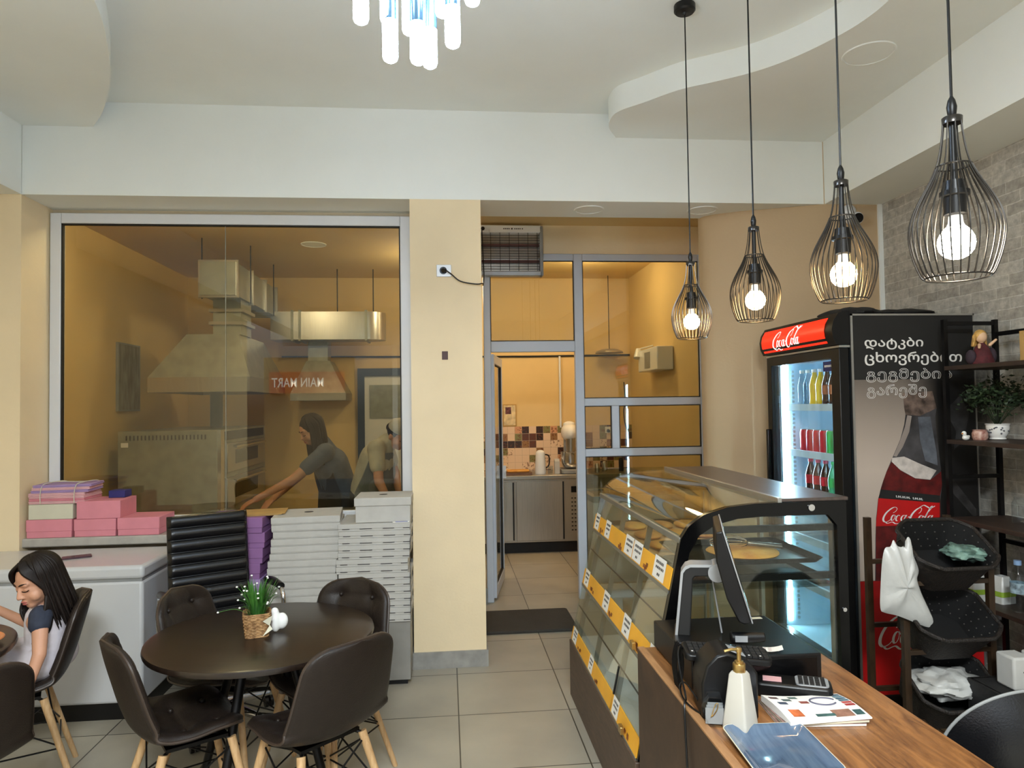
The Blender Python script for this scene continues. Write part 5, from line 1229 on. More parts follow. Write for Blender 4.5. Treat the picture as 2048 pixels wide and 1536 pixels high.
for k,(x,y) in enumerate(((2.66,3.36),(2.75,3.30))):
    n_ = thing('napkin_pack', ['white napkin pack with green band on the fourth shelf, left of two','white napkin pack with green band on the fourth shelf, beside the water bottle'][k], 'napkins', (x,y,.6626), rad(10*k))
    MB().grid(lambda u,v: Vector((.045*max(-1,min(1,1.35*math.cos(2*PI*u)))*(1-.5*v**3),.04*max(-1,min(1,1.35*math.sin(2*PI*u)))*(1-.4*v**3),.13*v)),28,10,True).build('pack', M['bag'], n_)
    MB().grid(lambda u,v: Vector((.0462*max(-1,min(1,1.35*math.cos(2*PI*u))),.0412*max(-1,min(1,1.35*math.sin(2*PI*u))),.035+.025*v)),28,2,True).build('green_band', mat('lime_band',(140,170,50),.5), n_)

# ------------------------------------------------------------------ basket rack
rk = thing('basket_rack', 'wooden rack of three dark wicker baskets with dotted lining in front of the fridge', 'rack', (2.20,3.05,0))
for x in (-.205,.20):
    for y in (-.10,.16): MB().box((x-.014,y-.012,0),(x+.014,y+.012,1.12 if y > 0 else .98)).build('post', woodmat('rack_wood',(62,44,27),(40,28,17),(10,10,2)), rk)
rw = woodmat('rack_wood',(62,44,27),(40,28,17),(2,10,10))
for z in (.30,.60,.90):
    MB().box((-.205,.15,z),(.20,.17,z+.02)).build('rail', rw, rk); MB().box((-.205,-.11,z-.04),(.20,-.09,z-.02)).build('rail', rw, rk)
dots = mat('lining_dots',(74,70,66),.8)
def basket(zc):
    # open tub tilted towards the room
    def sh(u,v,s=1.0):
        a = 2*PI*u; rx, ry = .185*(.80+.20*v)*s, .15*(.78+.22*v)*s
        return Vector((rx*max(-1,min(1,1.15*math.cos(a))), ry*max(-1,min(1,1.15*math.sin(a))), .17*v))
    mb = MB(); mb.grid(lambda u,v: sh(u,v),48,14,True); mb.add([tuple(sh(k/48,0)) for k in range(48)],[tuple(range(48))]); 
    o = mb.build('basket', M['wicker'], rk); o.location = (0,-.01,zc); o.rotation_euler = (rad(34),0,0)
    ln = MB(); ln.grid(lambda u,v: sh(u,.06+.94*v,.965),48,10,True); ln.add([tuple(sh(k/48,.06,.965)) for k in range(48)],[tuple(range(48))]); d_ = ln; d_.mi = 1
    for i in range(24):
        for j in range(4):
            p = sh((i+.5*(j%2))/24,.2+.22*j,.955); d_.ball(p,(.0036,.0036,.0036),6,4)
    ln.build('lining', [mat('black_lining',(13,12,12),.85), dots], o)
    MB().tube([sh(k/48,1.0,1.0) for k in range(48)],.009,8,closed=True).build('rim', M['wicker'], o)
    return o
basket(.90); basket(.60); basket(.30)
# bags in baskets
def crumple(name, lb, x, y, z, sx, sy, sz, seed, m=None, amp=.4):
    b_ = thing(name, lb, 'bag', (x,y,z)); 
    def fn(u,v):
        q = Vector((math.cos(2*PI*u)*math.sin(PI*v),math.sin(2*PI*u)*math.sin(PI*v),-math.cos(PI*v))); n_ = 1+amp*noise.noise(q*2.2+Vector((seed,0,0)))+amp*.4*noise.noise(q*6+Vector((0,seed,0)))
        return Vector((sx*q.x*n_,sy*q.y*n_,sz*(1+q.z*n_)))
    MB().grid(fn,40,22,True).build('film', m or M['bag'], b_, ang=60); return b_
crumple('plastic_bag','crumpled white plastic bags filling the lowest basket of the rack',2.20,2.98,.36,.15,.12,.055,3)
crumple('plastic_bag','small greenish plastic bag in the upper basket of the rack',2.30,2.98,.955,.075,.09,.035,7,mat('greenish_film',(120,150,138),.3,var=.3,scale=20))
# hanging bag
hb = thing('carrier_bag', 'white plastic carrier bag hanging on the left post of the basket rack', 'bag', (1.965,2.915,.78))
outl = [(-.105,.0),(-.10,.10),(-.09,.20),(-.075,.255),(-.05,.262),(-.035,.29),(-.015,.262),(.01,.262),(.03,.30),(.045,.285),(.05,.24),(.075,.17),(.068,.12),(.085,.06),(.135,-.055),(.125,-.085),(.10,-.09),(-.02,-.04),(-.085,-.022)]
pl_ = [(p.x,p.y) for p in crom([(x,z,0) for x,z in outl],4,True)]; n_ = len(pl_); vs = []; cx, cz = .0, .09
for lay,(s_,yy) in enumerate(((1,0),(.86,-.016),(.6,-.026),(.3,-.032),(.02,-.034))):
    for (x,z) in pl_: vs.append((cx+(x-cx)*s_, yy*(1+.45*noise.noise(Vector((x*14,z*14,lay*.3)))), cz+(z-cz)*s_))
k_ = len(vs)
for lay,(s_,yy) in enumerate(((.86,.016),(.6,.026),(.3,.032),(.02,.034))):
    for (x,z) in pl_: vs.append((cx+(x-cx)*s_, yy*(1+.45*noise.noise(Vector((x*14,z*14+5,lay*.3)))), cz+(z-cz)*s_))
fs = []
for L_ in range(4):
    for i in range(n_): fs.append((L_*n_+i,L_*n_+(i+1)%n_,(L_+1)*n_+(i+1)%n_,(L_+1)*n_+i))
for i in range(n_): fs.append((i,(i+1)%n_,k_+(i+1)%n_,k_+i))
for L_ in range(3):
    for i in range(n_): fs.append((k_+L_*n_+i,k_+L_*n_+(i+1)%n_,k_+(L_+1)*n_+(i+1)%n_,k_+(L_+1)*n_+i))
fs.append(tuple(range(4*n_,5*n_))); fs.append(tuple(range(k_+3*n_,k_+4*n_)))
mb = MB(); mb.add(vs,fs); mb.build('film', M['bag'], hb, ang=70)
MB().tube([(.005,-.012,.262),(.012,-.004,.278),(.02,.03,.285),(.015,.05,.27)],.003,6).build('tie', M['black'], hb)
ft = MB()
for i in range(4): ft.box((-.085+.012*i,-.0225,.17),(-.081+.012*i,-.0215,.215))
# crate with paper goods
kr = thing('storage_crate', 'dark storage crate behind the counter carrying white paper packs', 'crate', (2.425,2.66,0))
MB().ring(rrect(-.19,-.24,.19,.24,.01),rrect(-.175,-.225,.175,.225,.008),0,.47,'z').box((-.18,-.23,.0),(.18,.23,.02)).box((-.18,-.23,.45),(.18,.23,.47)).build('body', M['black_matte'], kr)
for k,(x,y,lb) in enumerate(((2.36,2.78,'white paper pack with small dark hole on the crate, left of two'),(2.475,2.78,'white paper pack on the crate, right of two'))):
    n_ = thing('paper_pack', lb, 'paper', (x,y,.4712)); MB().box((-.045,-.05,0),(.045,.05,.135)).build('pack', M['card_white'], n_, bevel=.01,seg=3)
    if k == 0: MB().cyl((.0,-.0497,.075),(.0,-.0508,.075),.004,None,10).build('hole', M['ink'], n_)
ps = thing('paper_bags', 'spread of white paper bags hanging over the front of the crate', 'paper', (2.43,2.55,.4722))
for k in range(4): MB().grid(lambda u,v: Vector((-.18+.36*u+.006*k,-.11+.20*v,.002+.004*k+ (-.05*(1-v)**3 if False else 0)+.006*math.sin(5*u+k))),10,6).build('sheet', M['card_white'], ps)

# ------------------------------------------------------------------ black swivel chair behind the counter
bs_ = thing('swivel_chair', 'round backed glossy black swivel chair behind the counter at the lower right corner', 'chair', (1.66,2.14,0))
def bck(u,v,o):
    a = 2*PI*u; r0 = .22*v; x = r0*math.cos(a)*1.05; z = r0*math.sin(a); return Vector((x, -.06*(1-(v)**2)*(1 if o else -.5)+.10*(x/.22)**2*.5, z))
bb = MB(); bb.grid(lambda u,v: bck(u,max(v,.01),1),48,12,True); n0 = len(bb.v); bb.grid(lambda u,v: bck(u,max(v,.01),0),48,12,True)
bo = bb.build('backrest', M['leather_black'], bs_, (0,-.22,.62), ang=60); bo.rotation_euler = (rad(6),0,0)
MB().tube([bck(k/64,1,1)*1.01 for k in range(64)],.0045,8,closed=True).build('piping', M['grey_plastic'], bo)
MB().lathe([(.18,.40),(.22,.41),(.235,.44),(.22,.475),(.10,.485),(.001,.485)],(0,0,0),40).build('seat', M['leather_black'], bs_)
MB().cyl((0,-.20,.42),(0,-.225,.56),.02).cyl((0,0,.06),(0,0,.41),.025).build('gas_post', M['chrome'], bs_)
sb3 = MB()
for k in range(5): a = 2*PI*k/5; sb3.cyl((0,0,.08),(.26*math.cos(a),.26*math.sin(a),.04),.025,.015,10); sb3.ball((.26*math.cos(a),.26*math.sin(a),.027),.027,12,8)
sb3.build('star_base', M['black'], bs_)
# ------------------------------------------------------------------ kitchen behind the glass
ov = thing('deck_oven', 'large steel deck oven behind the left window, plain grey side towards the glass', 'oven', (-2.46,7.3,0))
MB().box((-.43,-.80,.12),(.42,.85,1.50)).build('body', M['galv'], ov, bevel=.006)
vs_ = MB()
for i in range(22): vs_.box((-.36+.032*i,-.806,1.42),(-.35+.032*i,-.798,1.462))
vs_.build('vent_slots', M['ink'], ov)
MB().box((-.40,-.806,1.36),(-.34,-.80,1.40)).build('sticker', M['paper'], ov)
for sx in (-.36,.36):
    for sy in (-.72,.75): MB().cyl((sx,sy,0),(sx,sy,.13),.03).build('foot', M['black_metal'], ov)
for k,z in enumerate((.78,1.10)):
    d = MB().box((.42,-.62,z),(.455,.70,z+.27)).build('oven_door', M['steel'], ov, bevel=.006)
    MB().box((.4555,-.38,z+.07),(.458,.40,z+.20)).build('door_window', M['black_gloss'], d)
    MB().cyl((.49,-.50,z+.235),(.49,.58,z+.235),.012).cyl((.455,-.45,z+.235),(.49,-.45,z+.235),.008).cyl((.455,.53,z+.235),(.49,.53,z+.235),.008).build('handle', M['chrome'], d)
MB().box((.42,-.80,.12),(.45,-.70,1.50)).build('corner_post', M['chrome'], ov)
MB().box((.42,-.62,1.40),(.44,.70,1.48)).build('control_panel', M['black'], ov)
fl = thing('flue_pipe', 'dark flue pipe rising from the steel oven into the hood', 'pipe', (-2.3,7.3,1.50)); MB().cyl((0,0,.001),(0,0,.36),.06,None,20).build('pipe', M['black_metal'], fl)
def hood(x0,x1,y0,y1,z0,z1,zt,tx0,tx1,ty0,ty1,lb):
    h = thing('extractor_hood', lb, 'hood', ((x0+x1)/2,(y0+y1)/2,z0)); ox, oy = (x0+x1)/2,(y0+y1)/2
    q = lambda x,y,z: (x-ox,y-oy,z-z0)
    MB().ring([(x0-ox,y0-oy),(x1-ox,y0-oy),(x1-ox,y1-oy),(x0-ox,y1-oy)],[(x0+.03-ox,y0+.03-oy),(x1-.03-ox,y0+.03-oy),(x1-.03-ox,y1-.03-oy),(x0+.03-ox,y1-.03-oy)],0,z1-z0,'z').build('rim', M['steel'], h)
    MB().add([q(x0,y0,z1),q(x1,y0,z1),q(x1,y1,z1),q(x0,y1,z1),q(tx0,ty0,zt),q(tx1,ty0,zt),q(tx1,ty1,zt),q(tx0,ty1,zt)],[(0,1,5,4),(1,2,6,5),(2,3,7,6),(3,0,4,7),(4,5,6,7)]).build('canopy', M['galv'], h)
    return h
hood(-2.68,-1.785,6.6,8.0,1.845,1.98,2.38,-2.375,-1.915,6.7,7.6,'big steel extractor hood above the oven behind the left window')
hood(-1.74,-1.13,8.05,8.58,1.77,1.85,2.22,-1.58,-1.32,8.15,8.5,'smaller darker extractor hood beyond the big one behind the left window')
du = thing('ventilation_duct', 'galvanised ventilation duct under the kitchen ceiling above the hoods', 'duct', (-2.015,7.3,2.67))
q = lambda x,y,z: (x+2.1,y-7.3,z-2.7)
m = MB().box(q(-2.27,6.485,2.74),q(-1.96,8.0,3.04)); m.build('duct_run', M['galv'], du)
m = MB()
for y in (6.5,7.0,7.5,7.96): m.box(q(-2.29,y,2.72),q(-1.94,y+.03,3.06))
m.build('flanges', M['steel'], du)
MB().box(q(-2.24,6.75,2.412),q(-1.99,7.1,2.75)).build('riser', M['galv'], du)
m = MB(); m.box(q(-2.27,6.72,2.62),q(-1.96,7.13,2.65)); m.box(q(-2.27,6.72,2.5),q(-1.96,7.13,2.53)); m.build('riser_flange', M['steel'], du)
MB().box(q(-1.65,8.17,2.252),q(-1.43,8.4,2.55)).build('riser', M['galv'], du)
pts = [(-2.0,7.9),(-2.0,8.25),(-.95,8.25)]+[(-.95+.17*math.sin(rad(a))*1.1,8.08+.17*math.cos(rad(a))) for a in range(10,181,17)]+[(-1.9,7.9)]
MB().prism([(x+2.1,y-7.3) for x,y in pts],2.47-2.7,2.78-2.7).build('duct_bend', M['chrome'] if False else M['steel'], du, ang=30)
m = MB()
for x in (-1.78,-1.70,-.98): m.box(q(x,7.885,2.455),q(x+.025,8.26,2.795))
m.build('flanges', M['galv'], du)
for k,(x,y) in enumerate(((-2.29,6.6),(-1.94,6.9),(-1.30,8.05),(-.9,8.05),(-1.94,7.8))):
    z0 = 3.04 if x < -1.9 else 2.78
    MB().cyl(q(x,y,2.72 if x < -1.9 else z0),q(x,y,3.279),.006,None,6).build('hanger_rod', M['black_metal'], du)
pc = thing('framed_picture', 'tall grey abstract picture on the kitchen left wall', 'picture', (-3.028,7.0,1.68)); MB().box((0,-.23,0),(.025,.23,.64)).build('frame', M['grey_plastic'], pc); MB().box((.025,-.215,.015),(.027,.215,.625)).build('canvas', mat('grey_picture',(150,146,134),.6,col2=(92,88,78),scale=5,stretch=(1,4,1)), pc)
grille(-1.25,6.83,3.25,'round grille in the kitchen ceiling seen through the left window',.12)
d2 = struct(MB().ring([(-1.06,.0),(-.22,.0),(-.22,2.15),(-1.06,2.15)],[(-.98,.0005),(-.30,.0005),(-.30,2.06),(-.98,2.06)],8.54,8.6,'y').build('door_2', mat('dark_blue_frame',(44,58,78),.4)))
struct(MB().box((-.98,8.57,0),(-.30,8.59,2.06)).build('panel', M['white_enamel'], d2))
struct(MB().box((-.92,8.56,1.55),(-.36,8.57,1.95)).build('pane', M['galv'], d2))
tag(MB().tube([(-1.95,8.585,2.30),(0,8.585,2.285),(1.0,8.585,2.28),(2.28,8.585,2.29)],.011,6).build('wall_cable', M['black']), 'long thin black cable across the kitchen back wall above the doorway view', 'cable')
# work table
wt = thing('work_table', 'steel kitchen work table just behind the left window where the two cooks work', 'table', (-1.2,5.65,0))
MB().box((-.95,-.30,.83),(.85,.28,.86)).build('table_top', M['steel'], wt, bevel=.004)
for sx in (-.9,.8):
    for sy in (-.26,.24): MB().box((sx-.02,sy-.02,0),(sx+.02,sy+.02,.83)).build('leg', M['steel'], wt)
dg = thing('dough_tray', 'round dark pan with food being prepared on the work table', 'pan', (-1.62,5.72,.8606)); MB().lathe([(.13,0),(.15,.02),(.147,.02),(.128,.004),(.001,.004)],(0,0,0),32).build('pan', M['tray_dark'], dg); MB().grid(lambda u,v: Vector((.11*math.cos(2*PI*u)*math.sin(PI*v),.11*math.sin(2*PI*u)*math.sin(PI*v),.016-.012*math.cos(PI*v))),24,8,True).build('filling', M['bread2'], dg)
# steel refrigerated bench seen through the doorway
kb_ = thing('steel_bench', 'long steel refrigerated bench against the tiled splashback seen through the doorway', 'bench', (1.2,8.25,0))
MB().box((-1.05,-.30,.13),(1.06,.33,.84)).build('body', M['steel'], kb_, bevel=.003)
MB().box((-1.06,-.335,.84),(1.07,.335,.885)).build('worktop', M['steel'], kb_, bevel=.006)
MB().box((-1.02,-.22,0),(1.04,.3,.13)).build('plinth', M['black'], kb_)
for x0,x1 in ((-1.0,-.45),(-.43,.12)):
    d_ = MB().box((x0,-.318,.15),(x1,-.30,.82)).build('bench_door', M['steel'], kb_, bevel=.004); MB().box((x1-.022,-.322,.16),(x1-.006,-.317,.81)).build('handle_slot', M['black'], d_)
vg = MB()
for i in range(8):
    for j in range(9): vg.box((.20+.035*i,-.303,.25+.045*j),(.22+.035*i,-.2995,.262+.045*j))
vg.build('vent_holes', M['black'], kb_); MB().box((.20,-.303,.68),(.30,-.2995,.75)).build('display', M['black_gloss'], kb_)
Z = .8856
def sit(name, lb, cat, x, y): return thing(name, lb, cat, (x,y,Z))
t_ = sit('baking_board','wooden board with flat bread at the left end of the steel bench','board',.79,8.13); MB().box((-.17,-.16,0),(.17,.16,.03)).build('board', woodmat('brown_board',(120,84,54),(88,58,36),(2,10,10)), t_)
b_ = thing('flatbread','pale flat bread on the brown board seen through the doorway','bread',(.80,8.11,Z+.0306)); MB().prism(rrect(-.14,-.09,.14,.09,.05),0,.02).build('crust', M['bread2'], b_, bevel=.008)
t_ = sit('coffee_maker','white coffee jug standing left of the mixer on the steel bench','jug',1.075,8.12); MB().lathe([(.062,0),(.065,.02),(.055,.22),(.05,.25),(.03,.27),(.001,.275)],(0,0,0),28).build('body', M['white_enamel'], t_); MB().tube(crom([(.055,0,.22),(.10,0,.2),(.10,0,.1),(.06,0,.06)],5),.008,8).build('handle', M['black'], t_)
t_ = sit('small_cup','small clear cup beside the white coffee jug','cup',1.18,8.06); MB().lathe([(.028,0),(.034,.09),(.031,.09),(.026,.004),(.001,.004)],(0,0,0),24).build('cup', M['plastic_clear'], t_)
t_ = sit('milk_carton','small white carton between the cup and the mixer','carton',1.265,8.10); MB().box((-.028,-.028,0),(.028,.028,.14)).add([(-.028,-.028,.14),(.028,-.028,.14),(.028,.028,.14),(-.028,.028,.14),(-.028,0,.17),(.028,0,.17)],[(0,1,5,4),(2,3,4,5),(1,2,5),(3,0,4)]).build('carton', M['card_white'], t_)
mx = sit('stand_mixer','white headed planetary mixer with steel bowl on the steel bench','mixer',1.43,8.16)
MB().prism(rrect(-.12,-.17,.12,.17,.04),0,.05).build('base', M['grey_plastic'], mx, bevel=.01)
MB().box((-.05,.10,.05),(.05,.17,.40)).build('column', M['grey_plastic'], mx, bevel=.02)
MB().grid(lambda u,v: Vector((.095*math.cos(2*PI*u)*math.sin(PI*v)**.7,.02+.18*math.sin(2*PI*u)*math.sin(PI*v)**.7,.47-.10*math.cos(PI*v))),32,14,True).build('head', M['porcelain'], mx)
MB().lathe([(.07,.54),(.07,.575),(.05,.59),(.02,.60),(.001,.60)],(0,.02,0),24).build('motor_cap', M['porcelain'], mx)
MB().cyl((0,-.07,.24),(0,-.07,.40),.05,.06,20).build('drive_hub', M['steel'], mx)
MB().lathe([(.06,.055),(.095,.08),(.115,.14),(.118,.24),(.122,.245),(.116,.24),(.112,.14),(.09,.085),(.001,.07)],(0,-.06,0),36).build('bowl', M['chrome'], mx)
po = thing('wall_poster','small framed poster on the kitchen wall above the tiles, left of the white pipe','poster',(.765,8.585,1.425)); MB().box((-.085,0,0),(.085,.012,.27)).build('frame', M['kraft'], po); MB().box((-.072,-.002,.013),(.072,0,.257)).build('print', mat('pale_poster',(226,206,164),.6,var=.2,scale=16), po); MB().box((-.05,-.003,.15),(.02,-.0022,.235)).build('picture', mat('purple_picture',(110,64,70),.6,var=.4,scale=40), po)
tag(MB().cyl((1.395,8.575,1.4),(1.395,8.575,2.28),.013,None,10).build('wall_pipe', M['white_enamel']), 'white vertical pipe on the kitchen wall above the mixer', 'pipe')
# right end of the kitchen
sp_ = thing('spotlight','small white spotlight on the kitchen right wall rail','lamp',(2.1,7.6,2.18)); MB().cyl((.02,0,.10),(0,-.03,.0),.03,.045,20).build('head', M['white_enamel'], sp_); MB().cyl((.02,0,.10),(.185,.0,.14),.01,None,8).build('arm', M['white_enamel'], sp_)
bxw = thing('wall_box','white wall mounted box on the kitchen right wall behind the glass','box',(2.2,7.25,2.02)); MB().box((-.085,-.35,0),(.085,.35,.24)).build('case', M['white_enamel'], bxw, bevel=.01); MB().box((-.087,-.1,.03),(-.083,.1,.2)).build('panel', M['grey_plastic'], bxw)
lp = thing('ceiling_lamp','flat silver lamp shade above the cable on the kitchen back wall','lamp',(1.98,8.40,2.30)); MB().lathe([(.17,.0),(.16,.02),(.10,.045),(.001,.05)],(0,0,0),32).build('shade', M['steel'], lp); MB().cyl((0,0,.05),(0,.0,.949),.005,None,6).build('stem', M['black_metal'], lp)
for k,(x,y,h_,r_,m_,lb) in enumerate(((1.75,8.15,.10,.03,'steel','short steel shaker at the right end of the steel bench'),(1.85,8.2,.12,.035,'steel','steel canister right of the shaker on the steel bench'),(2.05,8.2,.16,.03,'black','tall black bottle at the far right of the steel bench'))):
    t_ = sit('canister', lb, 'canister', x, y); MB().lathe([(r_*.9,0),(r_,.01),(r_,h_*.8),(r_*.6,h_),(.001,h_)],(0,0,0),20).build('body', M[m_], t_)
ws = thing('wall_socket','white socket with a black plug on the tiles at the right end of the kitchen','socket',(1.99,8.588,1.36)); MB().box((-.04,-.012,-.04),(.04,0,.04)).build('plate', M['white_enamel'], ws); MB().cyl((.0,-.012,-.01),(.0,-.05,-.015),.022,.015,14).build('plug', M['black'], ws)
tag(MB().tube(crom([(2.2,8.58,1.95),(2.21,8.575,1.7),(2.19,8.575,1.6),(2.2,8.575,1.45),(2.23,8.575,1.35)],5),.006,6).build('cable', M['black']), 'thin dark cable hanging on the kitchen wall right of the socket', 'cable')
cf = thing('display_freezer','white chest freezer with sliding glass top behind the lower right pane','freezer',(1.72,6.55,0))
MB().box((-.42,-.30,.06),(.42,.30,.80)).build('body', M['white_enamel'], cf, bevel=.015); MB().ring(rrect(-.43,-.31,.43,.31,.02),rrect(-.38,-.26,.38,.26,.02),.80,.85,'z').build('rim', M['alu'], cf)
MB().box((-.38,-.26,.835),(.38,.26,.842)).build('glass_lid', M['clear'], cf); MB().box((-.40,-.28,0),(.40,.28,.06)).build('plinth', M['black'], cf)
for y in (-.29,.29): MB().box((-.41,y-.004,.85),(.41,y+.004,1.05)).build('glass_guard', M['caseglass'], cf)
# ------------------------------------------------------------------ people
def soft(mb, name, m, parent, voxel=.005, smooth=5):
    o = mb.build(name, m, parent, ang=180)
    r_ = o.modifiers.new('remesh','REMESH'); r_.mode = 'VOXEL'; r_.voxel_size = voxel; r_.use_smooth_shade = True
    s_ = o.modifiers.new('smooth','SMOOTH'); s_.iterations = smooth; s_.factor = .5
    return o
def head(mb, pos, dirv, pitch, s, tilt=0):
    """face along local +y"""
    ya = math.atan2(-dirv[0], dirv[1]); Mx = Matrix.Translation(pos) @ Matrix.Rotation(ya,4,'Z') @ Matrix.Rotation(-pitch,4,'X') @ Matrix.Rotation(tilt,4,'Y') @ Matrix.Scale(s,4)
    o = mb.M; mb.M = o @ Mx
    mb.ball((0,-.012,.022),(.073,.092,.086),24,16); mb.ball((0,.028,-.030),(.059,.060,.076),24,16); mb.ball((0,.058,-.086),(.026,.024,.021),16,10)
    mb.ball((.034,.048,-.045),(.028,.028,.03),14,8); mb.ball((-.034,.048,-.045),(.028,.028,.03),14,8)
    mb.capsule((0,.083,.002),(0,.099,-.034),.007,.0105,10); mb.ball((.011,.089,-.039),(.008,.009,.007),8,6); mb.ball((-.011,.089,-.039),(.008,.009,.007),8,6)
    mb.capsule((-.038,.070,.018),(.038,.070,.018),.012,.012,10)
    mb.ball((0,.083,-.061),(.020,.010,.0065),12,8); mb.ball((0,.082,-.072),(.017,.010,.0065),12,8)
    for sx in (-1,1): mb.ball((sx*.073,-.008,-.022),(.010,.020,.030),10,8); mb.ball((sx*.030,.071,-.004),(.015,.012,.010),10,8)
    mb.M = o; return Mx
def face_parts(Mx, par, s, closed=True, lipcol=(176,96,90)):
    mb = MB(); mb.M = Mx
    for sx in (-1,1): mb.tube([(sx*(.014+.032*t),.0835-.012*t*t,-.010+.004*(2*t-1)**2-.002) for t in [i/6 for i in range(7)]],.0021,6)
    mb.build('eyelashes', M['hair'], par)
    mb = MB(); mb.M = Mx
    for sx in (-1,1): mb.tube([(sx*(.012+.036*t),.086-.016*t*t,.020+.006*math.sin(PI*t*.8)) for t in [i/6 for i in range(7)]],[.0022,.003,.0032,.003,.0027,.002,.0012],6)
    mb.build('eyebrows', M['hair'], par)
    mb = MB(); mb.M = Mx
    mb.ball((0,.0865,-.0615),(.0185,.008,.0052),14,8); mb.ball((0,.0855,-.0715),(.016,.008,.0058),14,8)
    mb.build('lips', mat('lips',lipcol,.45), par)
def hand(mb, wrist, d, n, s=1.0, curl=.5):
    """wrist point, direction d, palm normal n (fingers curl towards n)"""
    d = Vector(d).normalized(); n = Vector(n); n = (n-d*n.dot(d)).normalized(); x = d.cross(n); w = Vector(wrist)
    for k in range(4): a = (k-1.5)*.018*s; mb.capsule(w+x*a*.6, w+d*.075*s+x*a, .012*s, .0105*s, 8)
    for k,(L_,a) in enumerate(((.062,-1.5),(.072,-.5),(.068,.5),(.052,1.5))):
        p = w+d*.078*s+x*a*.0185*s; dd = d.copy()
        for j,f in enumerate((.45,.32,.23)):
            ang = curl*(.5+.45*j); dd = (d*math.cos(ang)+n*math.sin(ang)); q = p+dd*L_*f*s; mb.capsule(p,q,(.0088-.001*j)*s,(.0080-.001*j)*s,8); p = q
    p = w+d*.02*s-x*.025*s; q = p+(d*.7-x*.75+n*.3).normalized()*.034*s; mb.capsule(w+d*.012*s-x*.012*s,q,.012*s,.010*s,8); mb.capsule(q,q+(d*.95-x*.1+n*.35).normalized()*.028*s,.0095*s,.0075*s,8)
# ---- girl on the chair (all points in world space, object origin at the seat)
GD = Vector((.05,.095,.035)); G = Vector((-1.75,3.375,.505))
g = thing('person', 'young girl with long dark hair and white dress sitting at the left edge', 'person', G)
mb = MB(); T = Matrix.Translation(GD-G); mb.M = T
hp = Vector((-1.865,3.225,.905)); fdir = (-.50,-.87,0)
Mh = head(mb, hp, fdir, rad(20), .95, rad(4))
mb.capsule((-1.845,3.25,.84),(-1.835,3.265,.76),.036,.042); 
mb.capsule((-1.845,3.265,.72),(-1.85,3.28,.56),.070,.072,16); mb.capsule((-1.84,3.18,.735),(-1.83,3.36,.735),.042,.042)
sh, el, wr = (-1.815,3.160,.755),(-1.775,3.08,.625),(-1.80,3.04,.50)
mb.capsule(sh,el,.034,.027); mb.capsule(el,wr,.027,.019); hand(mb, wr, (-.12,-.02,-1), (.2,1,0), .68, .55)
mb.capsule((-1.83,3.38,.735),(-1.93,3.42,.62),.033,.027); mb.capsule((-1.93,3.42,.62),(-2.08,3.30,.765),.026,.019); hand(mb,(-2.08,3.30,.77),(-.8,-.6,.05),(0,0,-1),.68,.5)
for y in (3.22,3.36): mb.capsule((-1.87,y,.545),(-2.10,y-.01,.53),.058,.045); mb.capsule((-2.10,y-.01,.53),(-2.09,y,.27),.043,.028); mb.capsule((-2.09,y,.26),(-2.17,y,.235),.026,.02)
body = soft(mb,'body',M['skin'],g,.0042,4)
Mg = T @ Mh; face_parts(Mg, body, 1)
# dress
mb = MB(); mb.M = T
mb.capsule((-1.845,3.265,.725),(-1.845,3.275,.58),.086,.090,20); mb.capsule((-1.845,3.19,.752),(-1.835,3.35,.752),.036,.036)
mb.capsule((-1.845,3.28,.60),(-1.865,3.28,.545),.092,.098,20); mb.capsule((-1.85,3.22,.545),(-2.05,3.21,.54),.083,.07,16); mb.capsule((-1.85,3.37,.545),(-2.05,3.36,.54),.083,.07,16); mb.ball((-1.875,3.27,.525),(.09,.13,.045),18,12)
for k in range(9): a = k/8; mb.capsule((-1.85-.03*a,3.175,.60-.03*a),(-1.84-.2*a,3.155+.01*math.sin(k*2),.50),.018,.014,8)
soft(mb,'dress',M['white_fabric'],g,.0055,5)
mb = MB(); mb.M = T
mb.capsule((-1.822,3.175,.760),(-1.810,3.143,.732),.046,.043,16)
soft(mb,'tee_sleeve',M['navy'],g,.005,3)
mb = MB(); mb.M = T; mb.capsule((-1.835,3.37,.742),(-1.875,3.395,.685),.044,.042,16)
soft(mb,'tee_sleeve',M['navy'],g,.005,3)
cl = MB(); cl.M = T
for sx in (0,1): cl.add([(-1.878+.04*sx,3.20-.03*sx,.795),(-1.925+.03*sx,3.165-.02*sx,.765),(-1.905+.02*sx,3.15-.02*sx,.70),(-1.870+.03*sx,3.165-.02*sx,.74)],[(0,1,2,3)])
# hair: cap plus flowing strands
hb_ = MB(); hb_.M = Mg
hb_.ball((0,-.024,.030),(.084,.096,.091),26,16)
hr = random.Random(12)
def flow(a0, down, out, r0):
    # a0: angle around the head from +y; strands start at the crown and hang
    pts = []
    sa, ca = math.sin(a0), math.cos(a0)
    for t in (0,.25,.5,.75,1):
        ph = t*rad(98); pts.append(Vector((.084*math.sin(ph)*sa, -.022+.094*math.sin(ph)*ca, .028+.092*math.cos(ph))))
    e = pts[-1]
    for t in (.35,.7,1): pts.append(e+Vector((sa*out*t, ca*out*t+.012*t, -down*t)))
    return crom(pts,4), r0
for k in range(120):
    a0 = hr.uniform(rad(58),rad(302)); p,r0 = flow(a0, hr.uniform(.16,.27), hr.uniform(-.014,.016), hr.uniform(.0055,.0095)); n = len(p)
    hb_.tube(p,[r0*(.7+.3*min(1,4*i/n))*(1 if i < n*.8 else (1-(i/n-.8)/.2*.75)) for i in range(n)],6)
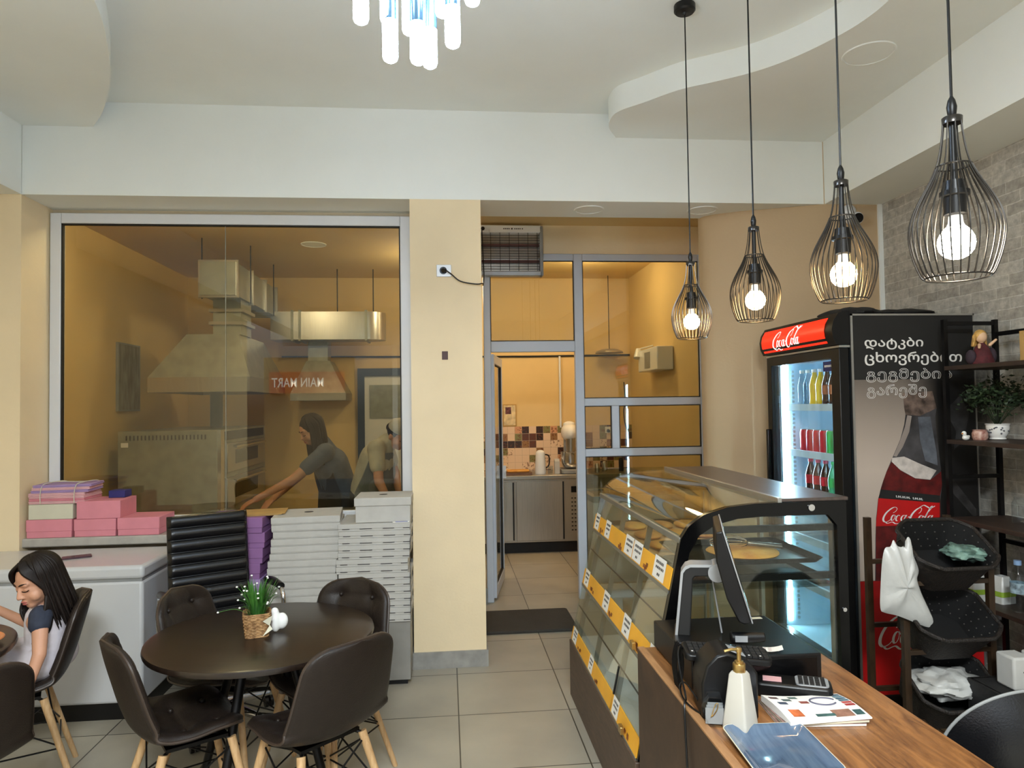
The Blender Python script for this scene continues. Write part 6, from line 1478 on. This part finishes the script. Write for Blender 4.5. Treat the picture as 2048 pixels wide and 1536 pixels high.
# side swept fringe and front locks
for k in range(14):
    t = k/13; p = crom([(-.01+.0*t,.045-.02*t,.112),(.03+.02*t,.076-.03*t,.078-.008*t),(.058+.012*t,.066-.045*t,.025-.01*t),(.072,.030-.03*t,-.04),(.074,.015-.02*t,-.10)],5); hb_.tube(p,[.008]*(len(p)-4)+[.006,.005,.004,.002],6)
    p = crom([(-.012,.045-.02*t,.112),(-.04-.01*t,.064-.03*t,.075),(-.066,.044-.04*t,.02),(-.076,.022-.03*t,-.05),(-.076,.03-.03*t,-.12),(-.06,.055-.02*t,-.19)],5); hb_.tube(p,[.008]*(len(p)-4)+[.006,.005,.004,.002],6)
for sx in (1,-1):
  for k in range(11): p = crom([(sx*.072,.02,-.05),(sx*(.080+.001*k),.03+.004*k,-.12),(sx*(.072-.003*k),.055+.004*k,-.19),(sx*(.050-.005*k),.08+.005*k,-.245-.006*(k%4))],6); hb_.tube(p,[.007]*(len(p)-4)+[.006,.005,.003,.002],6)
hb_.build('hair', M['hair'], g, ang=180)

# ---- cooks behind the window
def cook(name_label, base, P, shirt_m, trouser_m, hair_fn, fdir, pitch, apron=None, hs=1.05, sleeves=.55):
    B = Vector(base); pz = thing('person', name_label, 'person', B); T = Matrix.Translation(-B)
    mb = MB(); mb.M = T; Mh = head(mb, Vector(P['head']), fdir, pitch, hs)
    nk = Vector(P['neck']); ch = Vector(P['chest']); pv = Vector(P['pelvis'])
    mb.capsule(nk, Vector(P['head'])-Vector((0,0,.07)), .055,.05); mb.capsule(ch,pv,.13,.125,18); mb.capsule(P['shR'],P['shL'],.062,.062)
    for s_ in 'RL':
        mb.capsule(P['sh'+s_],P['el'+s_],.050,.040); mb.capsule(P['el'+s_],P['wr'+s_],.040,.027); d = Vector(P['wr'+s_])-Vector(P['el'+s_]); hand(mb,P['wr'+s_],d,(0,.3,-1),1.0,.5)
        mb.capsule(P['hip'+s_],P['kn'+s_],.085,.06); mb.capsule(P['kn'+s_],P['an'+s_],.058,.04); mb.capsule(P['an'+s_],Vector(P['an'+s_])+Vector((fdir[0]*.14,fdir[1]*.14,-.05)),.04,.035)
    body = soft(mb,'body',M['skin'],pz,.008,4); Mg = T @ Mh; face_parts(Mg, body, hs)
    mb = MB(); mb.M = T; mb.capsule(ch,pv,.15,.155,20); mb.capsule(P['shR'],P['shL'],.078,.078,14); mb.capsule(nk,ch,.085,.13,16)
    for s_ in 'RL':
        a = Vector(P['sh'+s_]); b = Vector(P['el'+s_]); mb.capsule(a,a.lerp(b,sleeves),.072,.066,14)
    soft(mb,'shirt',shirt_m,pz,.009,5)
    mb = MB(); mb.M = T; mb.ball(pv-Vector((0,0,.05)),(.165,.14,.14),18,12)
    for s_ in 'RL': mb.capsule(P['hip'+s_],P['kn'+s_],.10,.075,14); mb.capsule(P['kn'+s_],Vector(P['an'+s_])+Vector((0,0,.03)),.075,.062,14)
    soft(mb,'trousers',trouser_m,pz,.011,4)
    sh_ = MB(); sh_.M = T
    for s_ in 'RL': a = Vector(P['an'+s_]); sh_.capsule(a-Vector((0,0,.03)),a+Vector((fdir[0]*.15,fdir[1]*.15,-.045)),.048,.044,12)
    soft(sh_,'shoes',M['black'],pz,.01,2)
    if apron:
        mb = MB(); mb.M = T; f = Vector(fdir).normalized(); s = Vector((f.y,-f.x,0))
        top = ch+f*.155+Vector((0,0,.06)); mid = pv+f*.17; low = Vector((pv.x,pv.y,.48))+f*.19
        vs = []
        for c,w in ((top,.12),(ch.lerp(pv,.5)+f*.165,.19),(mid,.23),(low,.25)):
            for k in range(7): u = k/6*2-1; vs.append(c+s*w*u-f*.09*u*u)
        n = len(vs); vs2 = [v+f*.008 for v in vs]; fs = []
        for j in range(3):
            for k in range(6): a = j*7+k; fs += [(a,a+1,a+8,a+7),(n+a,n+a+7,n+a+8,n+a+1)]
        lp = list(range(7))+[13,20,27]+list(range(26,20,-1))+[14,7]
        for a,b in zip(lp,lp[1:]+lp[:1]): fs.append((a,b,n+b,n+a))
        mb.add(vs+vs2,fs); mb.build('apron', apron, pz)
    hair_fn(Mg, pz); return pz
def long_hair(Mg, pz):
    h = MB(); h.M = Mg; h.ball((0,-.024,.030),(.084,.098,.092),24,14); r = random.Random(3)
    for k in range(60):
        a = r.uniform(rad(58),rad(302)); sa, ca = math.sin(a), math.cos(a); pts = [Vector((.084*math.sin(q)*sa,-.022+.094*math.sin(q)*ca,.028+.092*math.cos(q))) for q in (0,.6,1.2,1.75)]; e = pts[-1]; L_ = r.uniform(.18,.30)
        pts += [e+Vector((0,.04,-L_*.5)),e+Vector((sa*.01,.09,-L_))]; p = crom(pts,4); h.tube(p,[.011]*(len(p)-3)+[.008,.005,.003],6)
    h.build('hair', M['hair'], pz, ang=180)
def cap_hair(Mg, pz):
    h = MB(); h.M = Mg; h.ball((0,-.026,.028),(.083,.094,.090),24,14); h.ball((0,-.105,.0),(.04,.035,.04),14,10)
    h.build('hair', M['hair'], pz, ang=180); c = MB(); c.M = Mg; c.lathe([(.09,.035),(.092,.055),(.08,.09),(.05,.115),(.001,.125)],(0,-.02,0),28); c.build('cap', M['card_white'], pz)
cook('cook with long dark hair and blue-grey shirt, bending over the work table behind the window', (-1.0,6.3,0),
  dict(head=(-1.15,6.10,1.50),neck=(-1.07,6.17,1.37),chest=(-1.00,6.20,1.20),pelvis=(-.95,6.37,.95),shR=(-1.06,6.36,1.31),shL=(-1.02,6.02,1.31),elR=(-1.28,6.30,1.10),wrR=(-1.45,6.05,.93),elL=(-1.26,5.90,1.10),wrL=(-1.53,5.82,.96),hipR=(-.95,6.46,.88),knR=(-.97,6.46,.48),anR=(-.95,6.46,.08),hipL=(-.95,6.28,.88),knL=(-.98,6.28,.48),anL=(-.96,6.28,.08)),
  mat('blue_grey_shirt',(86,98,120),.85,var=.12,scale=12), M['navy'], long_hair, (-.85,-.5,0), rad(28), M['black_matte'])
cook('cook in a light grey tee and white cap, bending to the right behind the window', (-.62,6.12,0),
  dict(head=(-0.405,5.98,1.45),neck=(-0.505,6.02,1.38),chest=(-0.595,6.06,1.24),pelvis=(-0.675,6.14,.98),shR=(-0.585,5.90,1.34),shL=(-0.535,6.22,1.34),elR=(-0.555,5.80,1.08),wrR=(-0.475,5.78,.92),elL=(-0.455,6.25,1.10),wrL=(-0.415,6.05,.96),hipR=(-0.675,6.05,.90),knR=(-0.655,6.05,.48),anR=(-0.675,6.05,.08),hipL=(-0.675,6.24,.90),knL=(-0.655,6.24,.48),anL=(-0.675,6.24,.08)),
  mat('light_grey_tee',(196,192,176),.85,var=.08,scale=10), M['black_matte'], cap_hair, (.75,-.65,0), rad(35), mat('grey_apron',(120,122,120),.85,var=.1))
# ---- lit red shop sign across the street, seen only as a reflection in the kitchen window
sg = thing('shop_sign', 'red shop sign with white letters across the street behind the camera', 'sign', (-3.29,-7.2,2.05))
MB().box((-.87,-.04,0),(.87,.04,.5)).build('board', emitmat('lit_red_board',(190,36,30),.8), sg)
tm_ = text_mb('MAIN MART',(-.39,.14,.81,.36),'y-',0,.01); tm_.v = [(-x, .046, z) for x,y,z in tm_.v]; tm_.build('letters', emitmat('lit_white',(255,250,244),1.6), sg)

struct(MB().box((-4.3,-7.45,0),(-2.2,-7.245,2.9)).build('wall_street', M['shaded_beige_paint']))
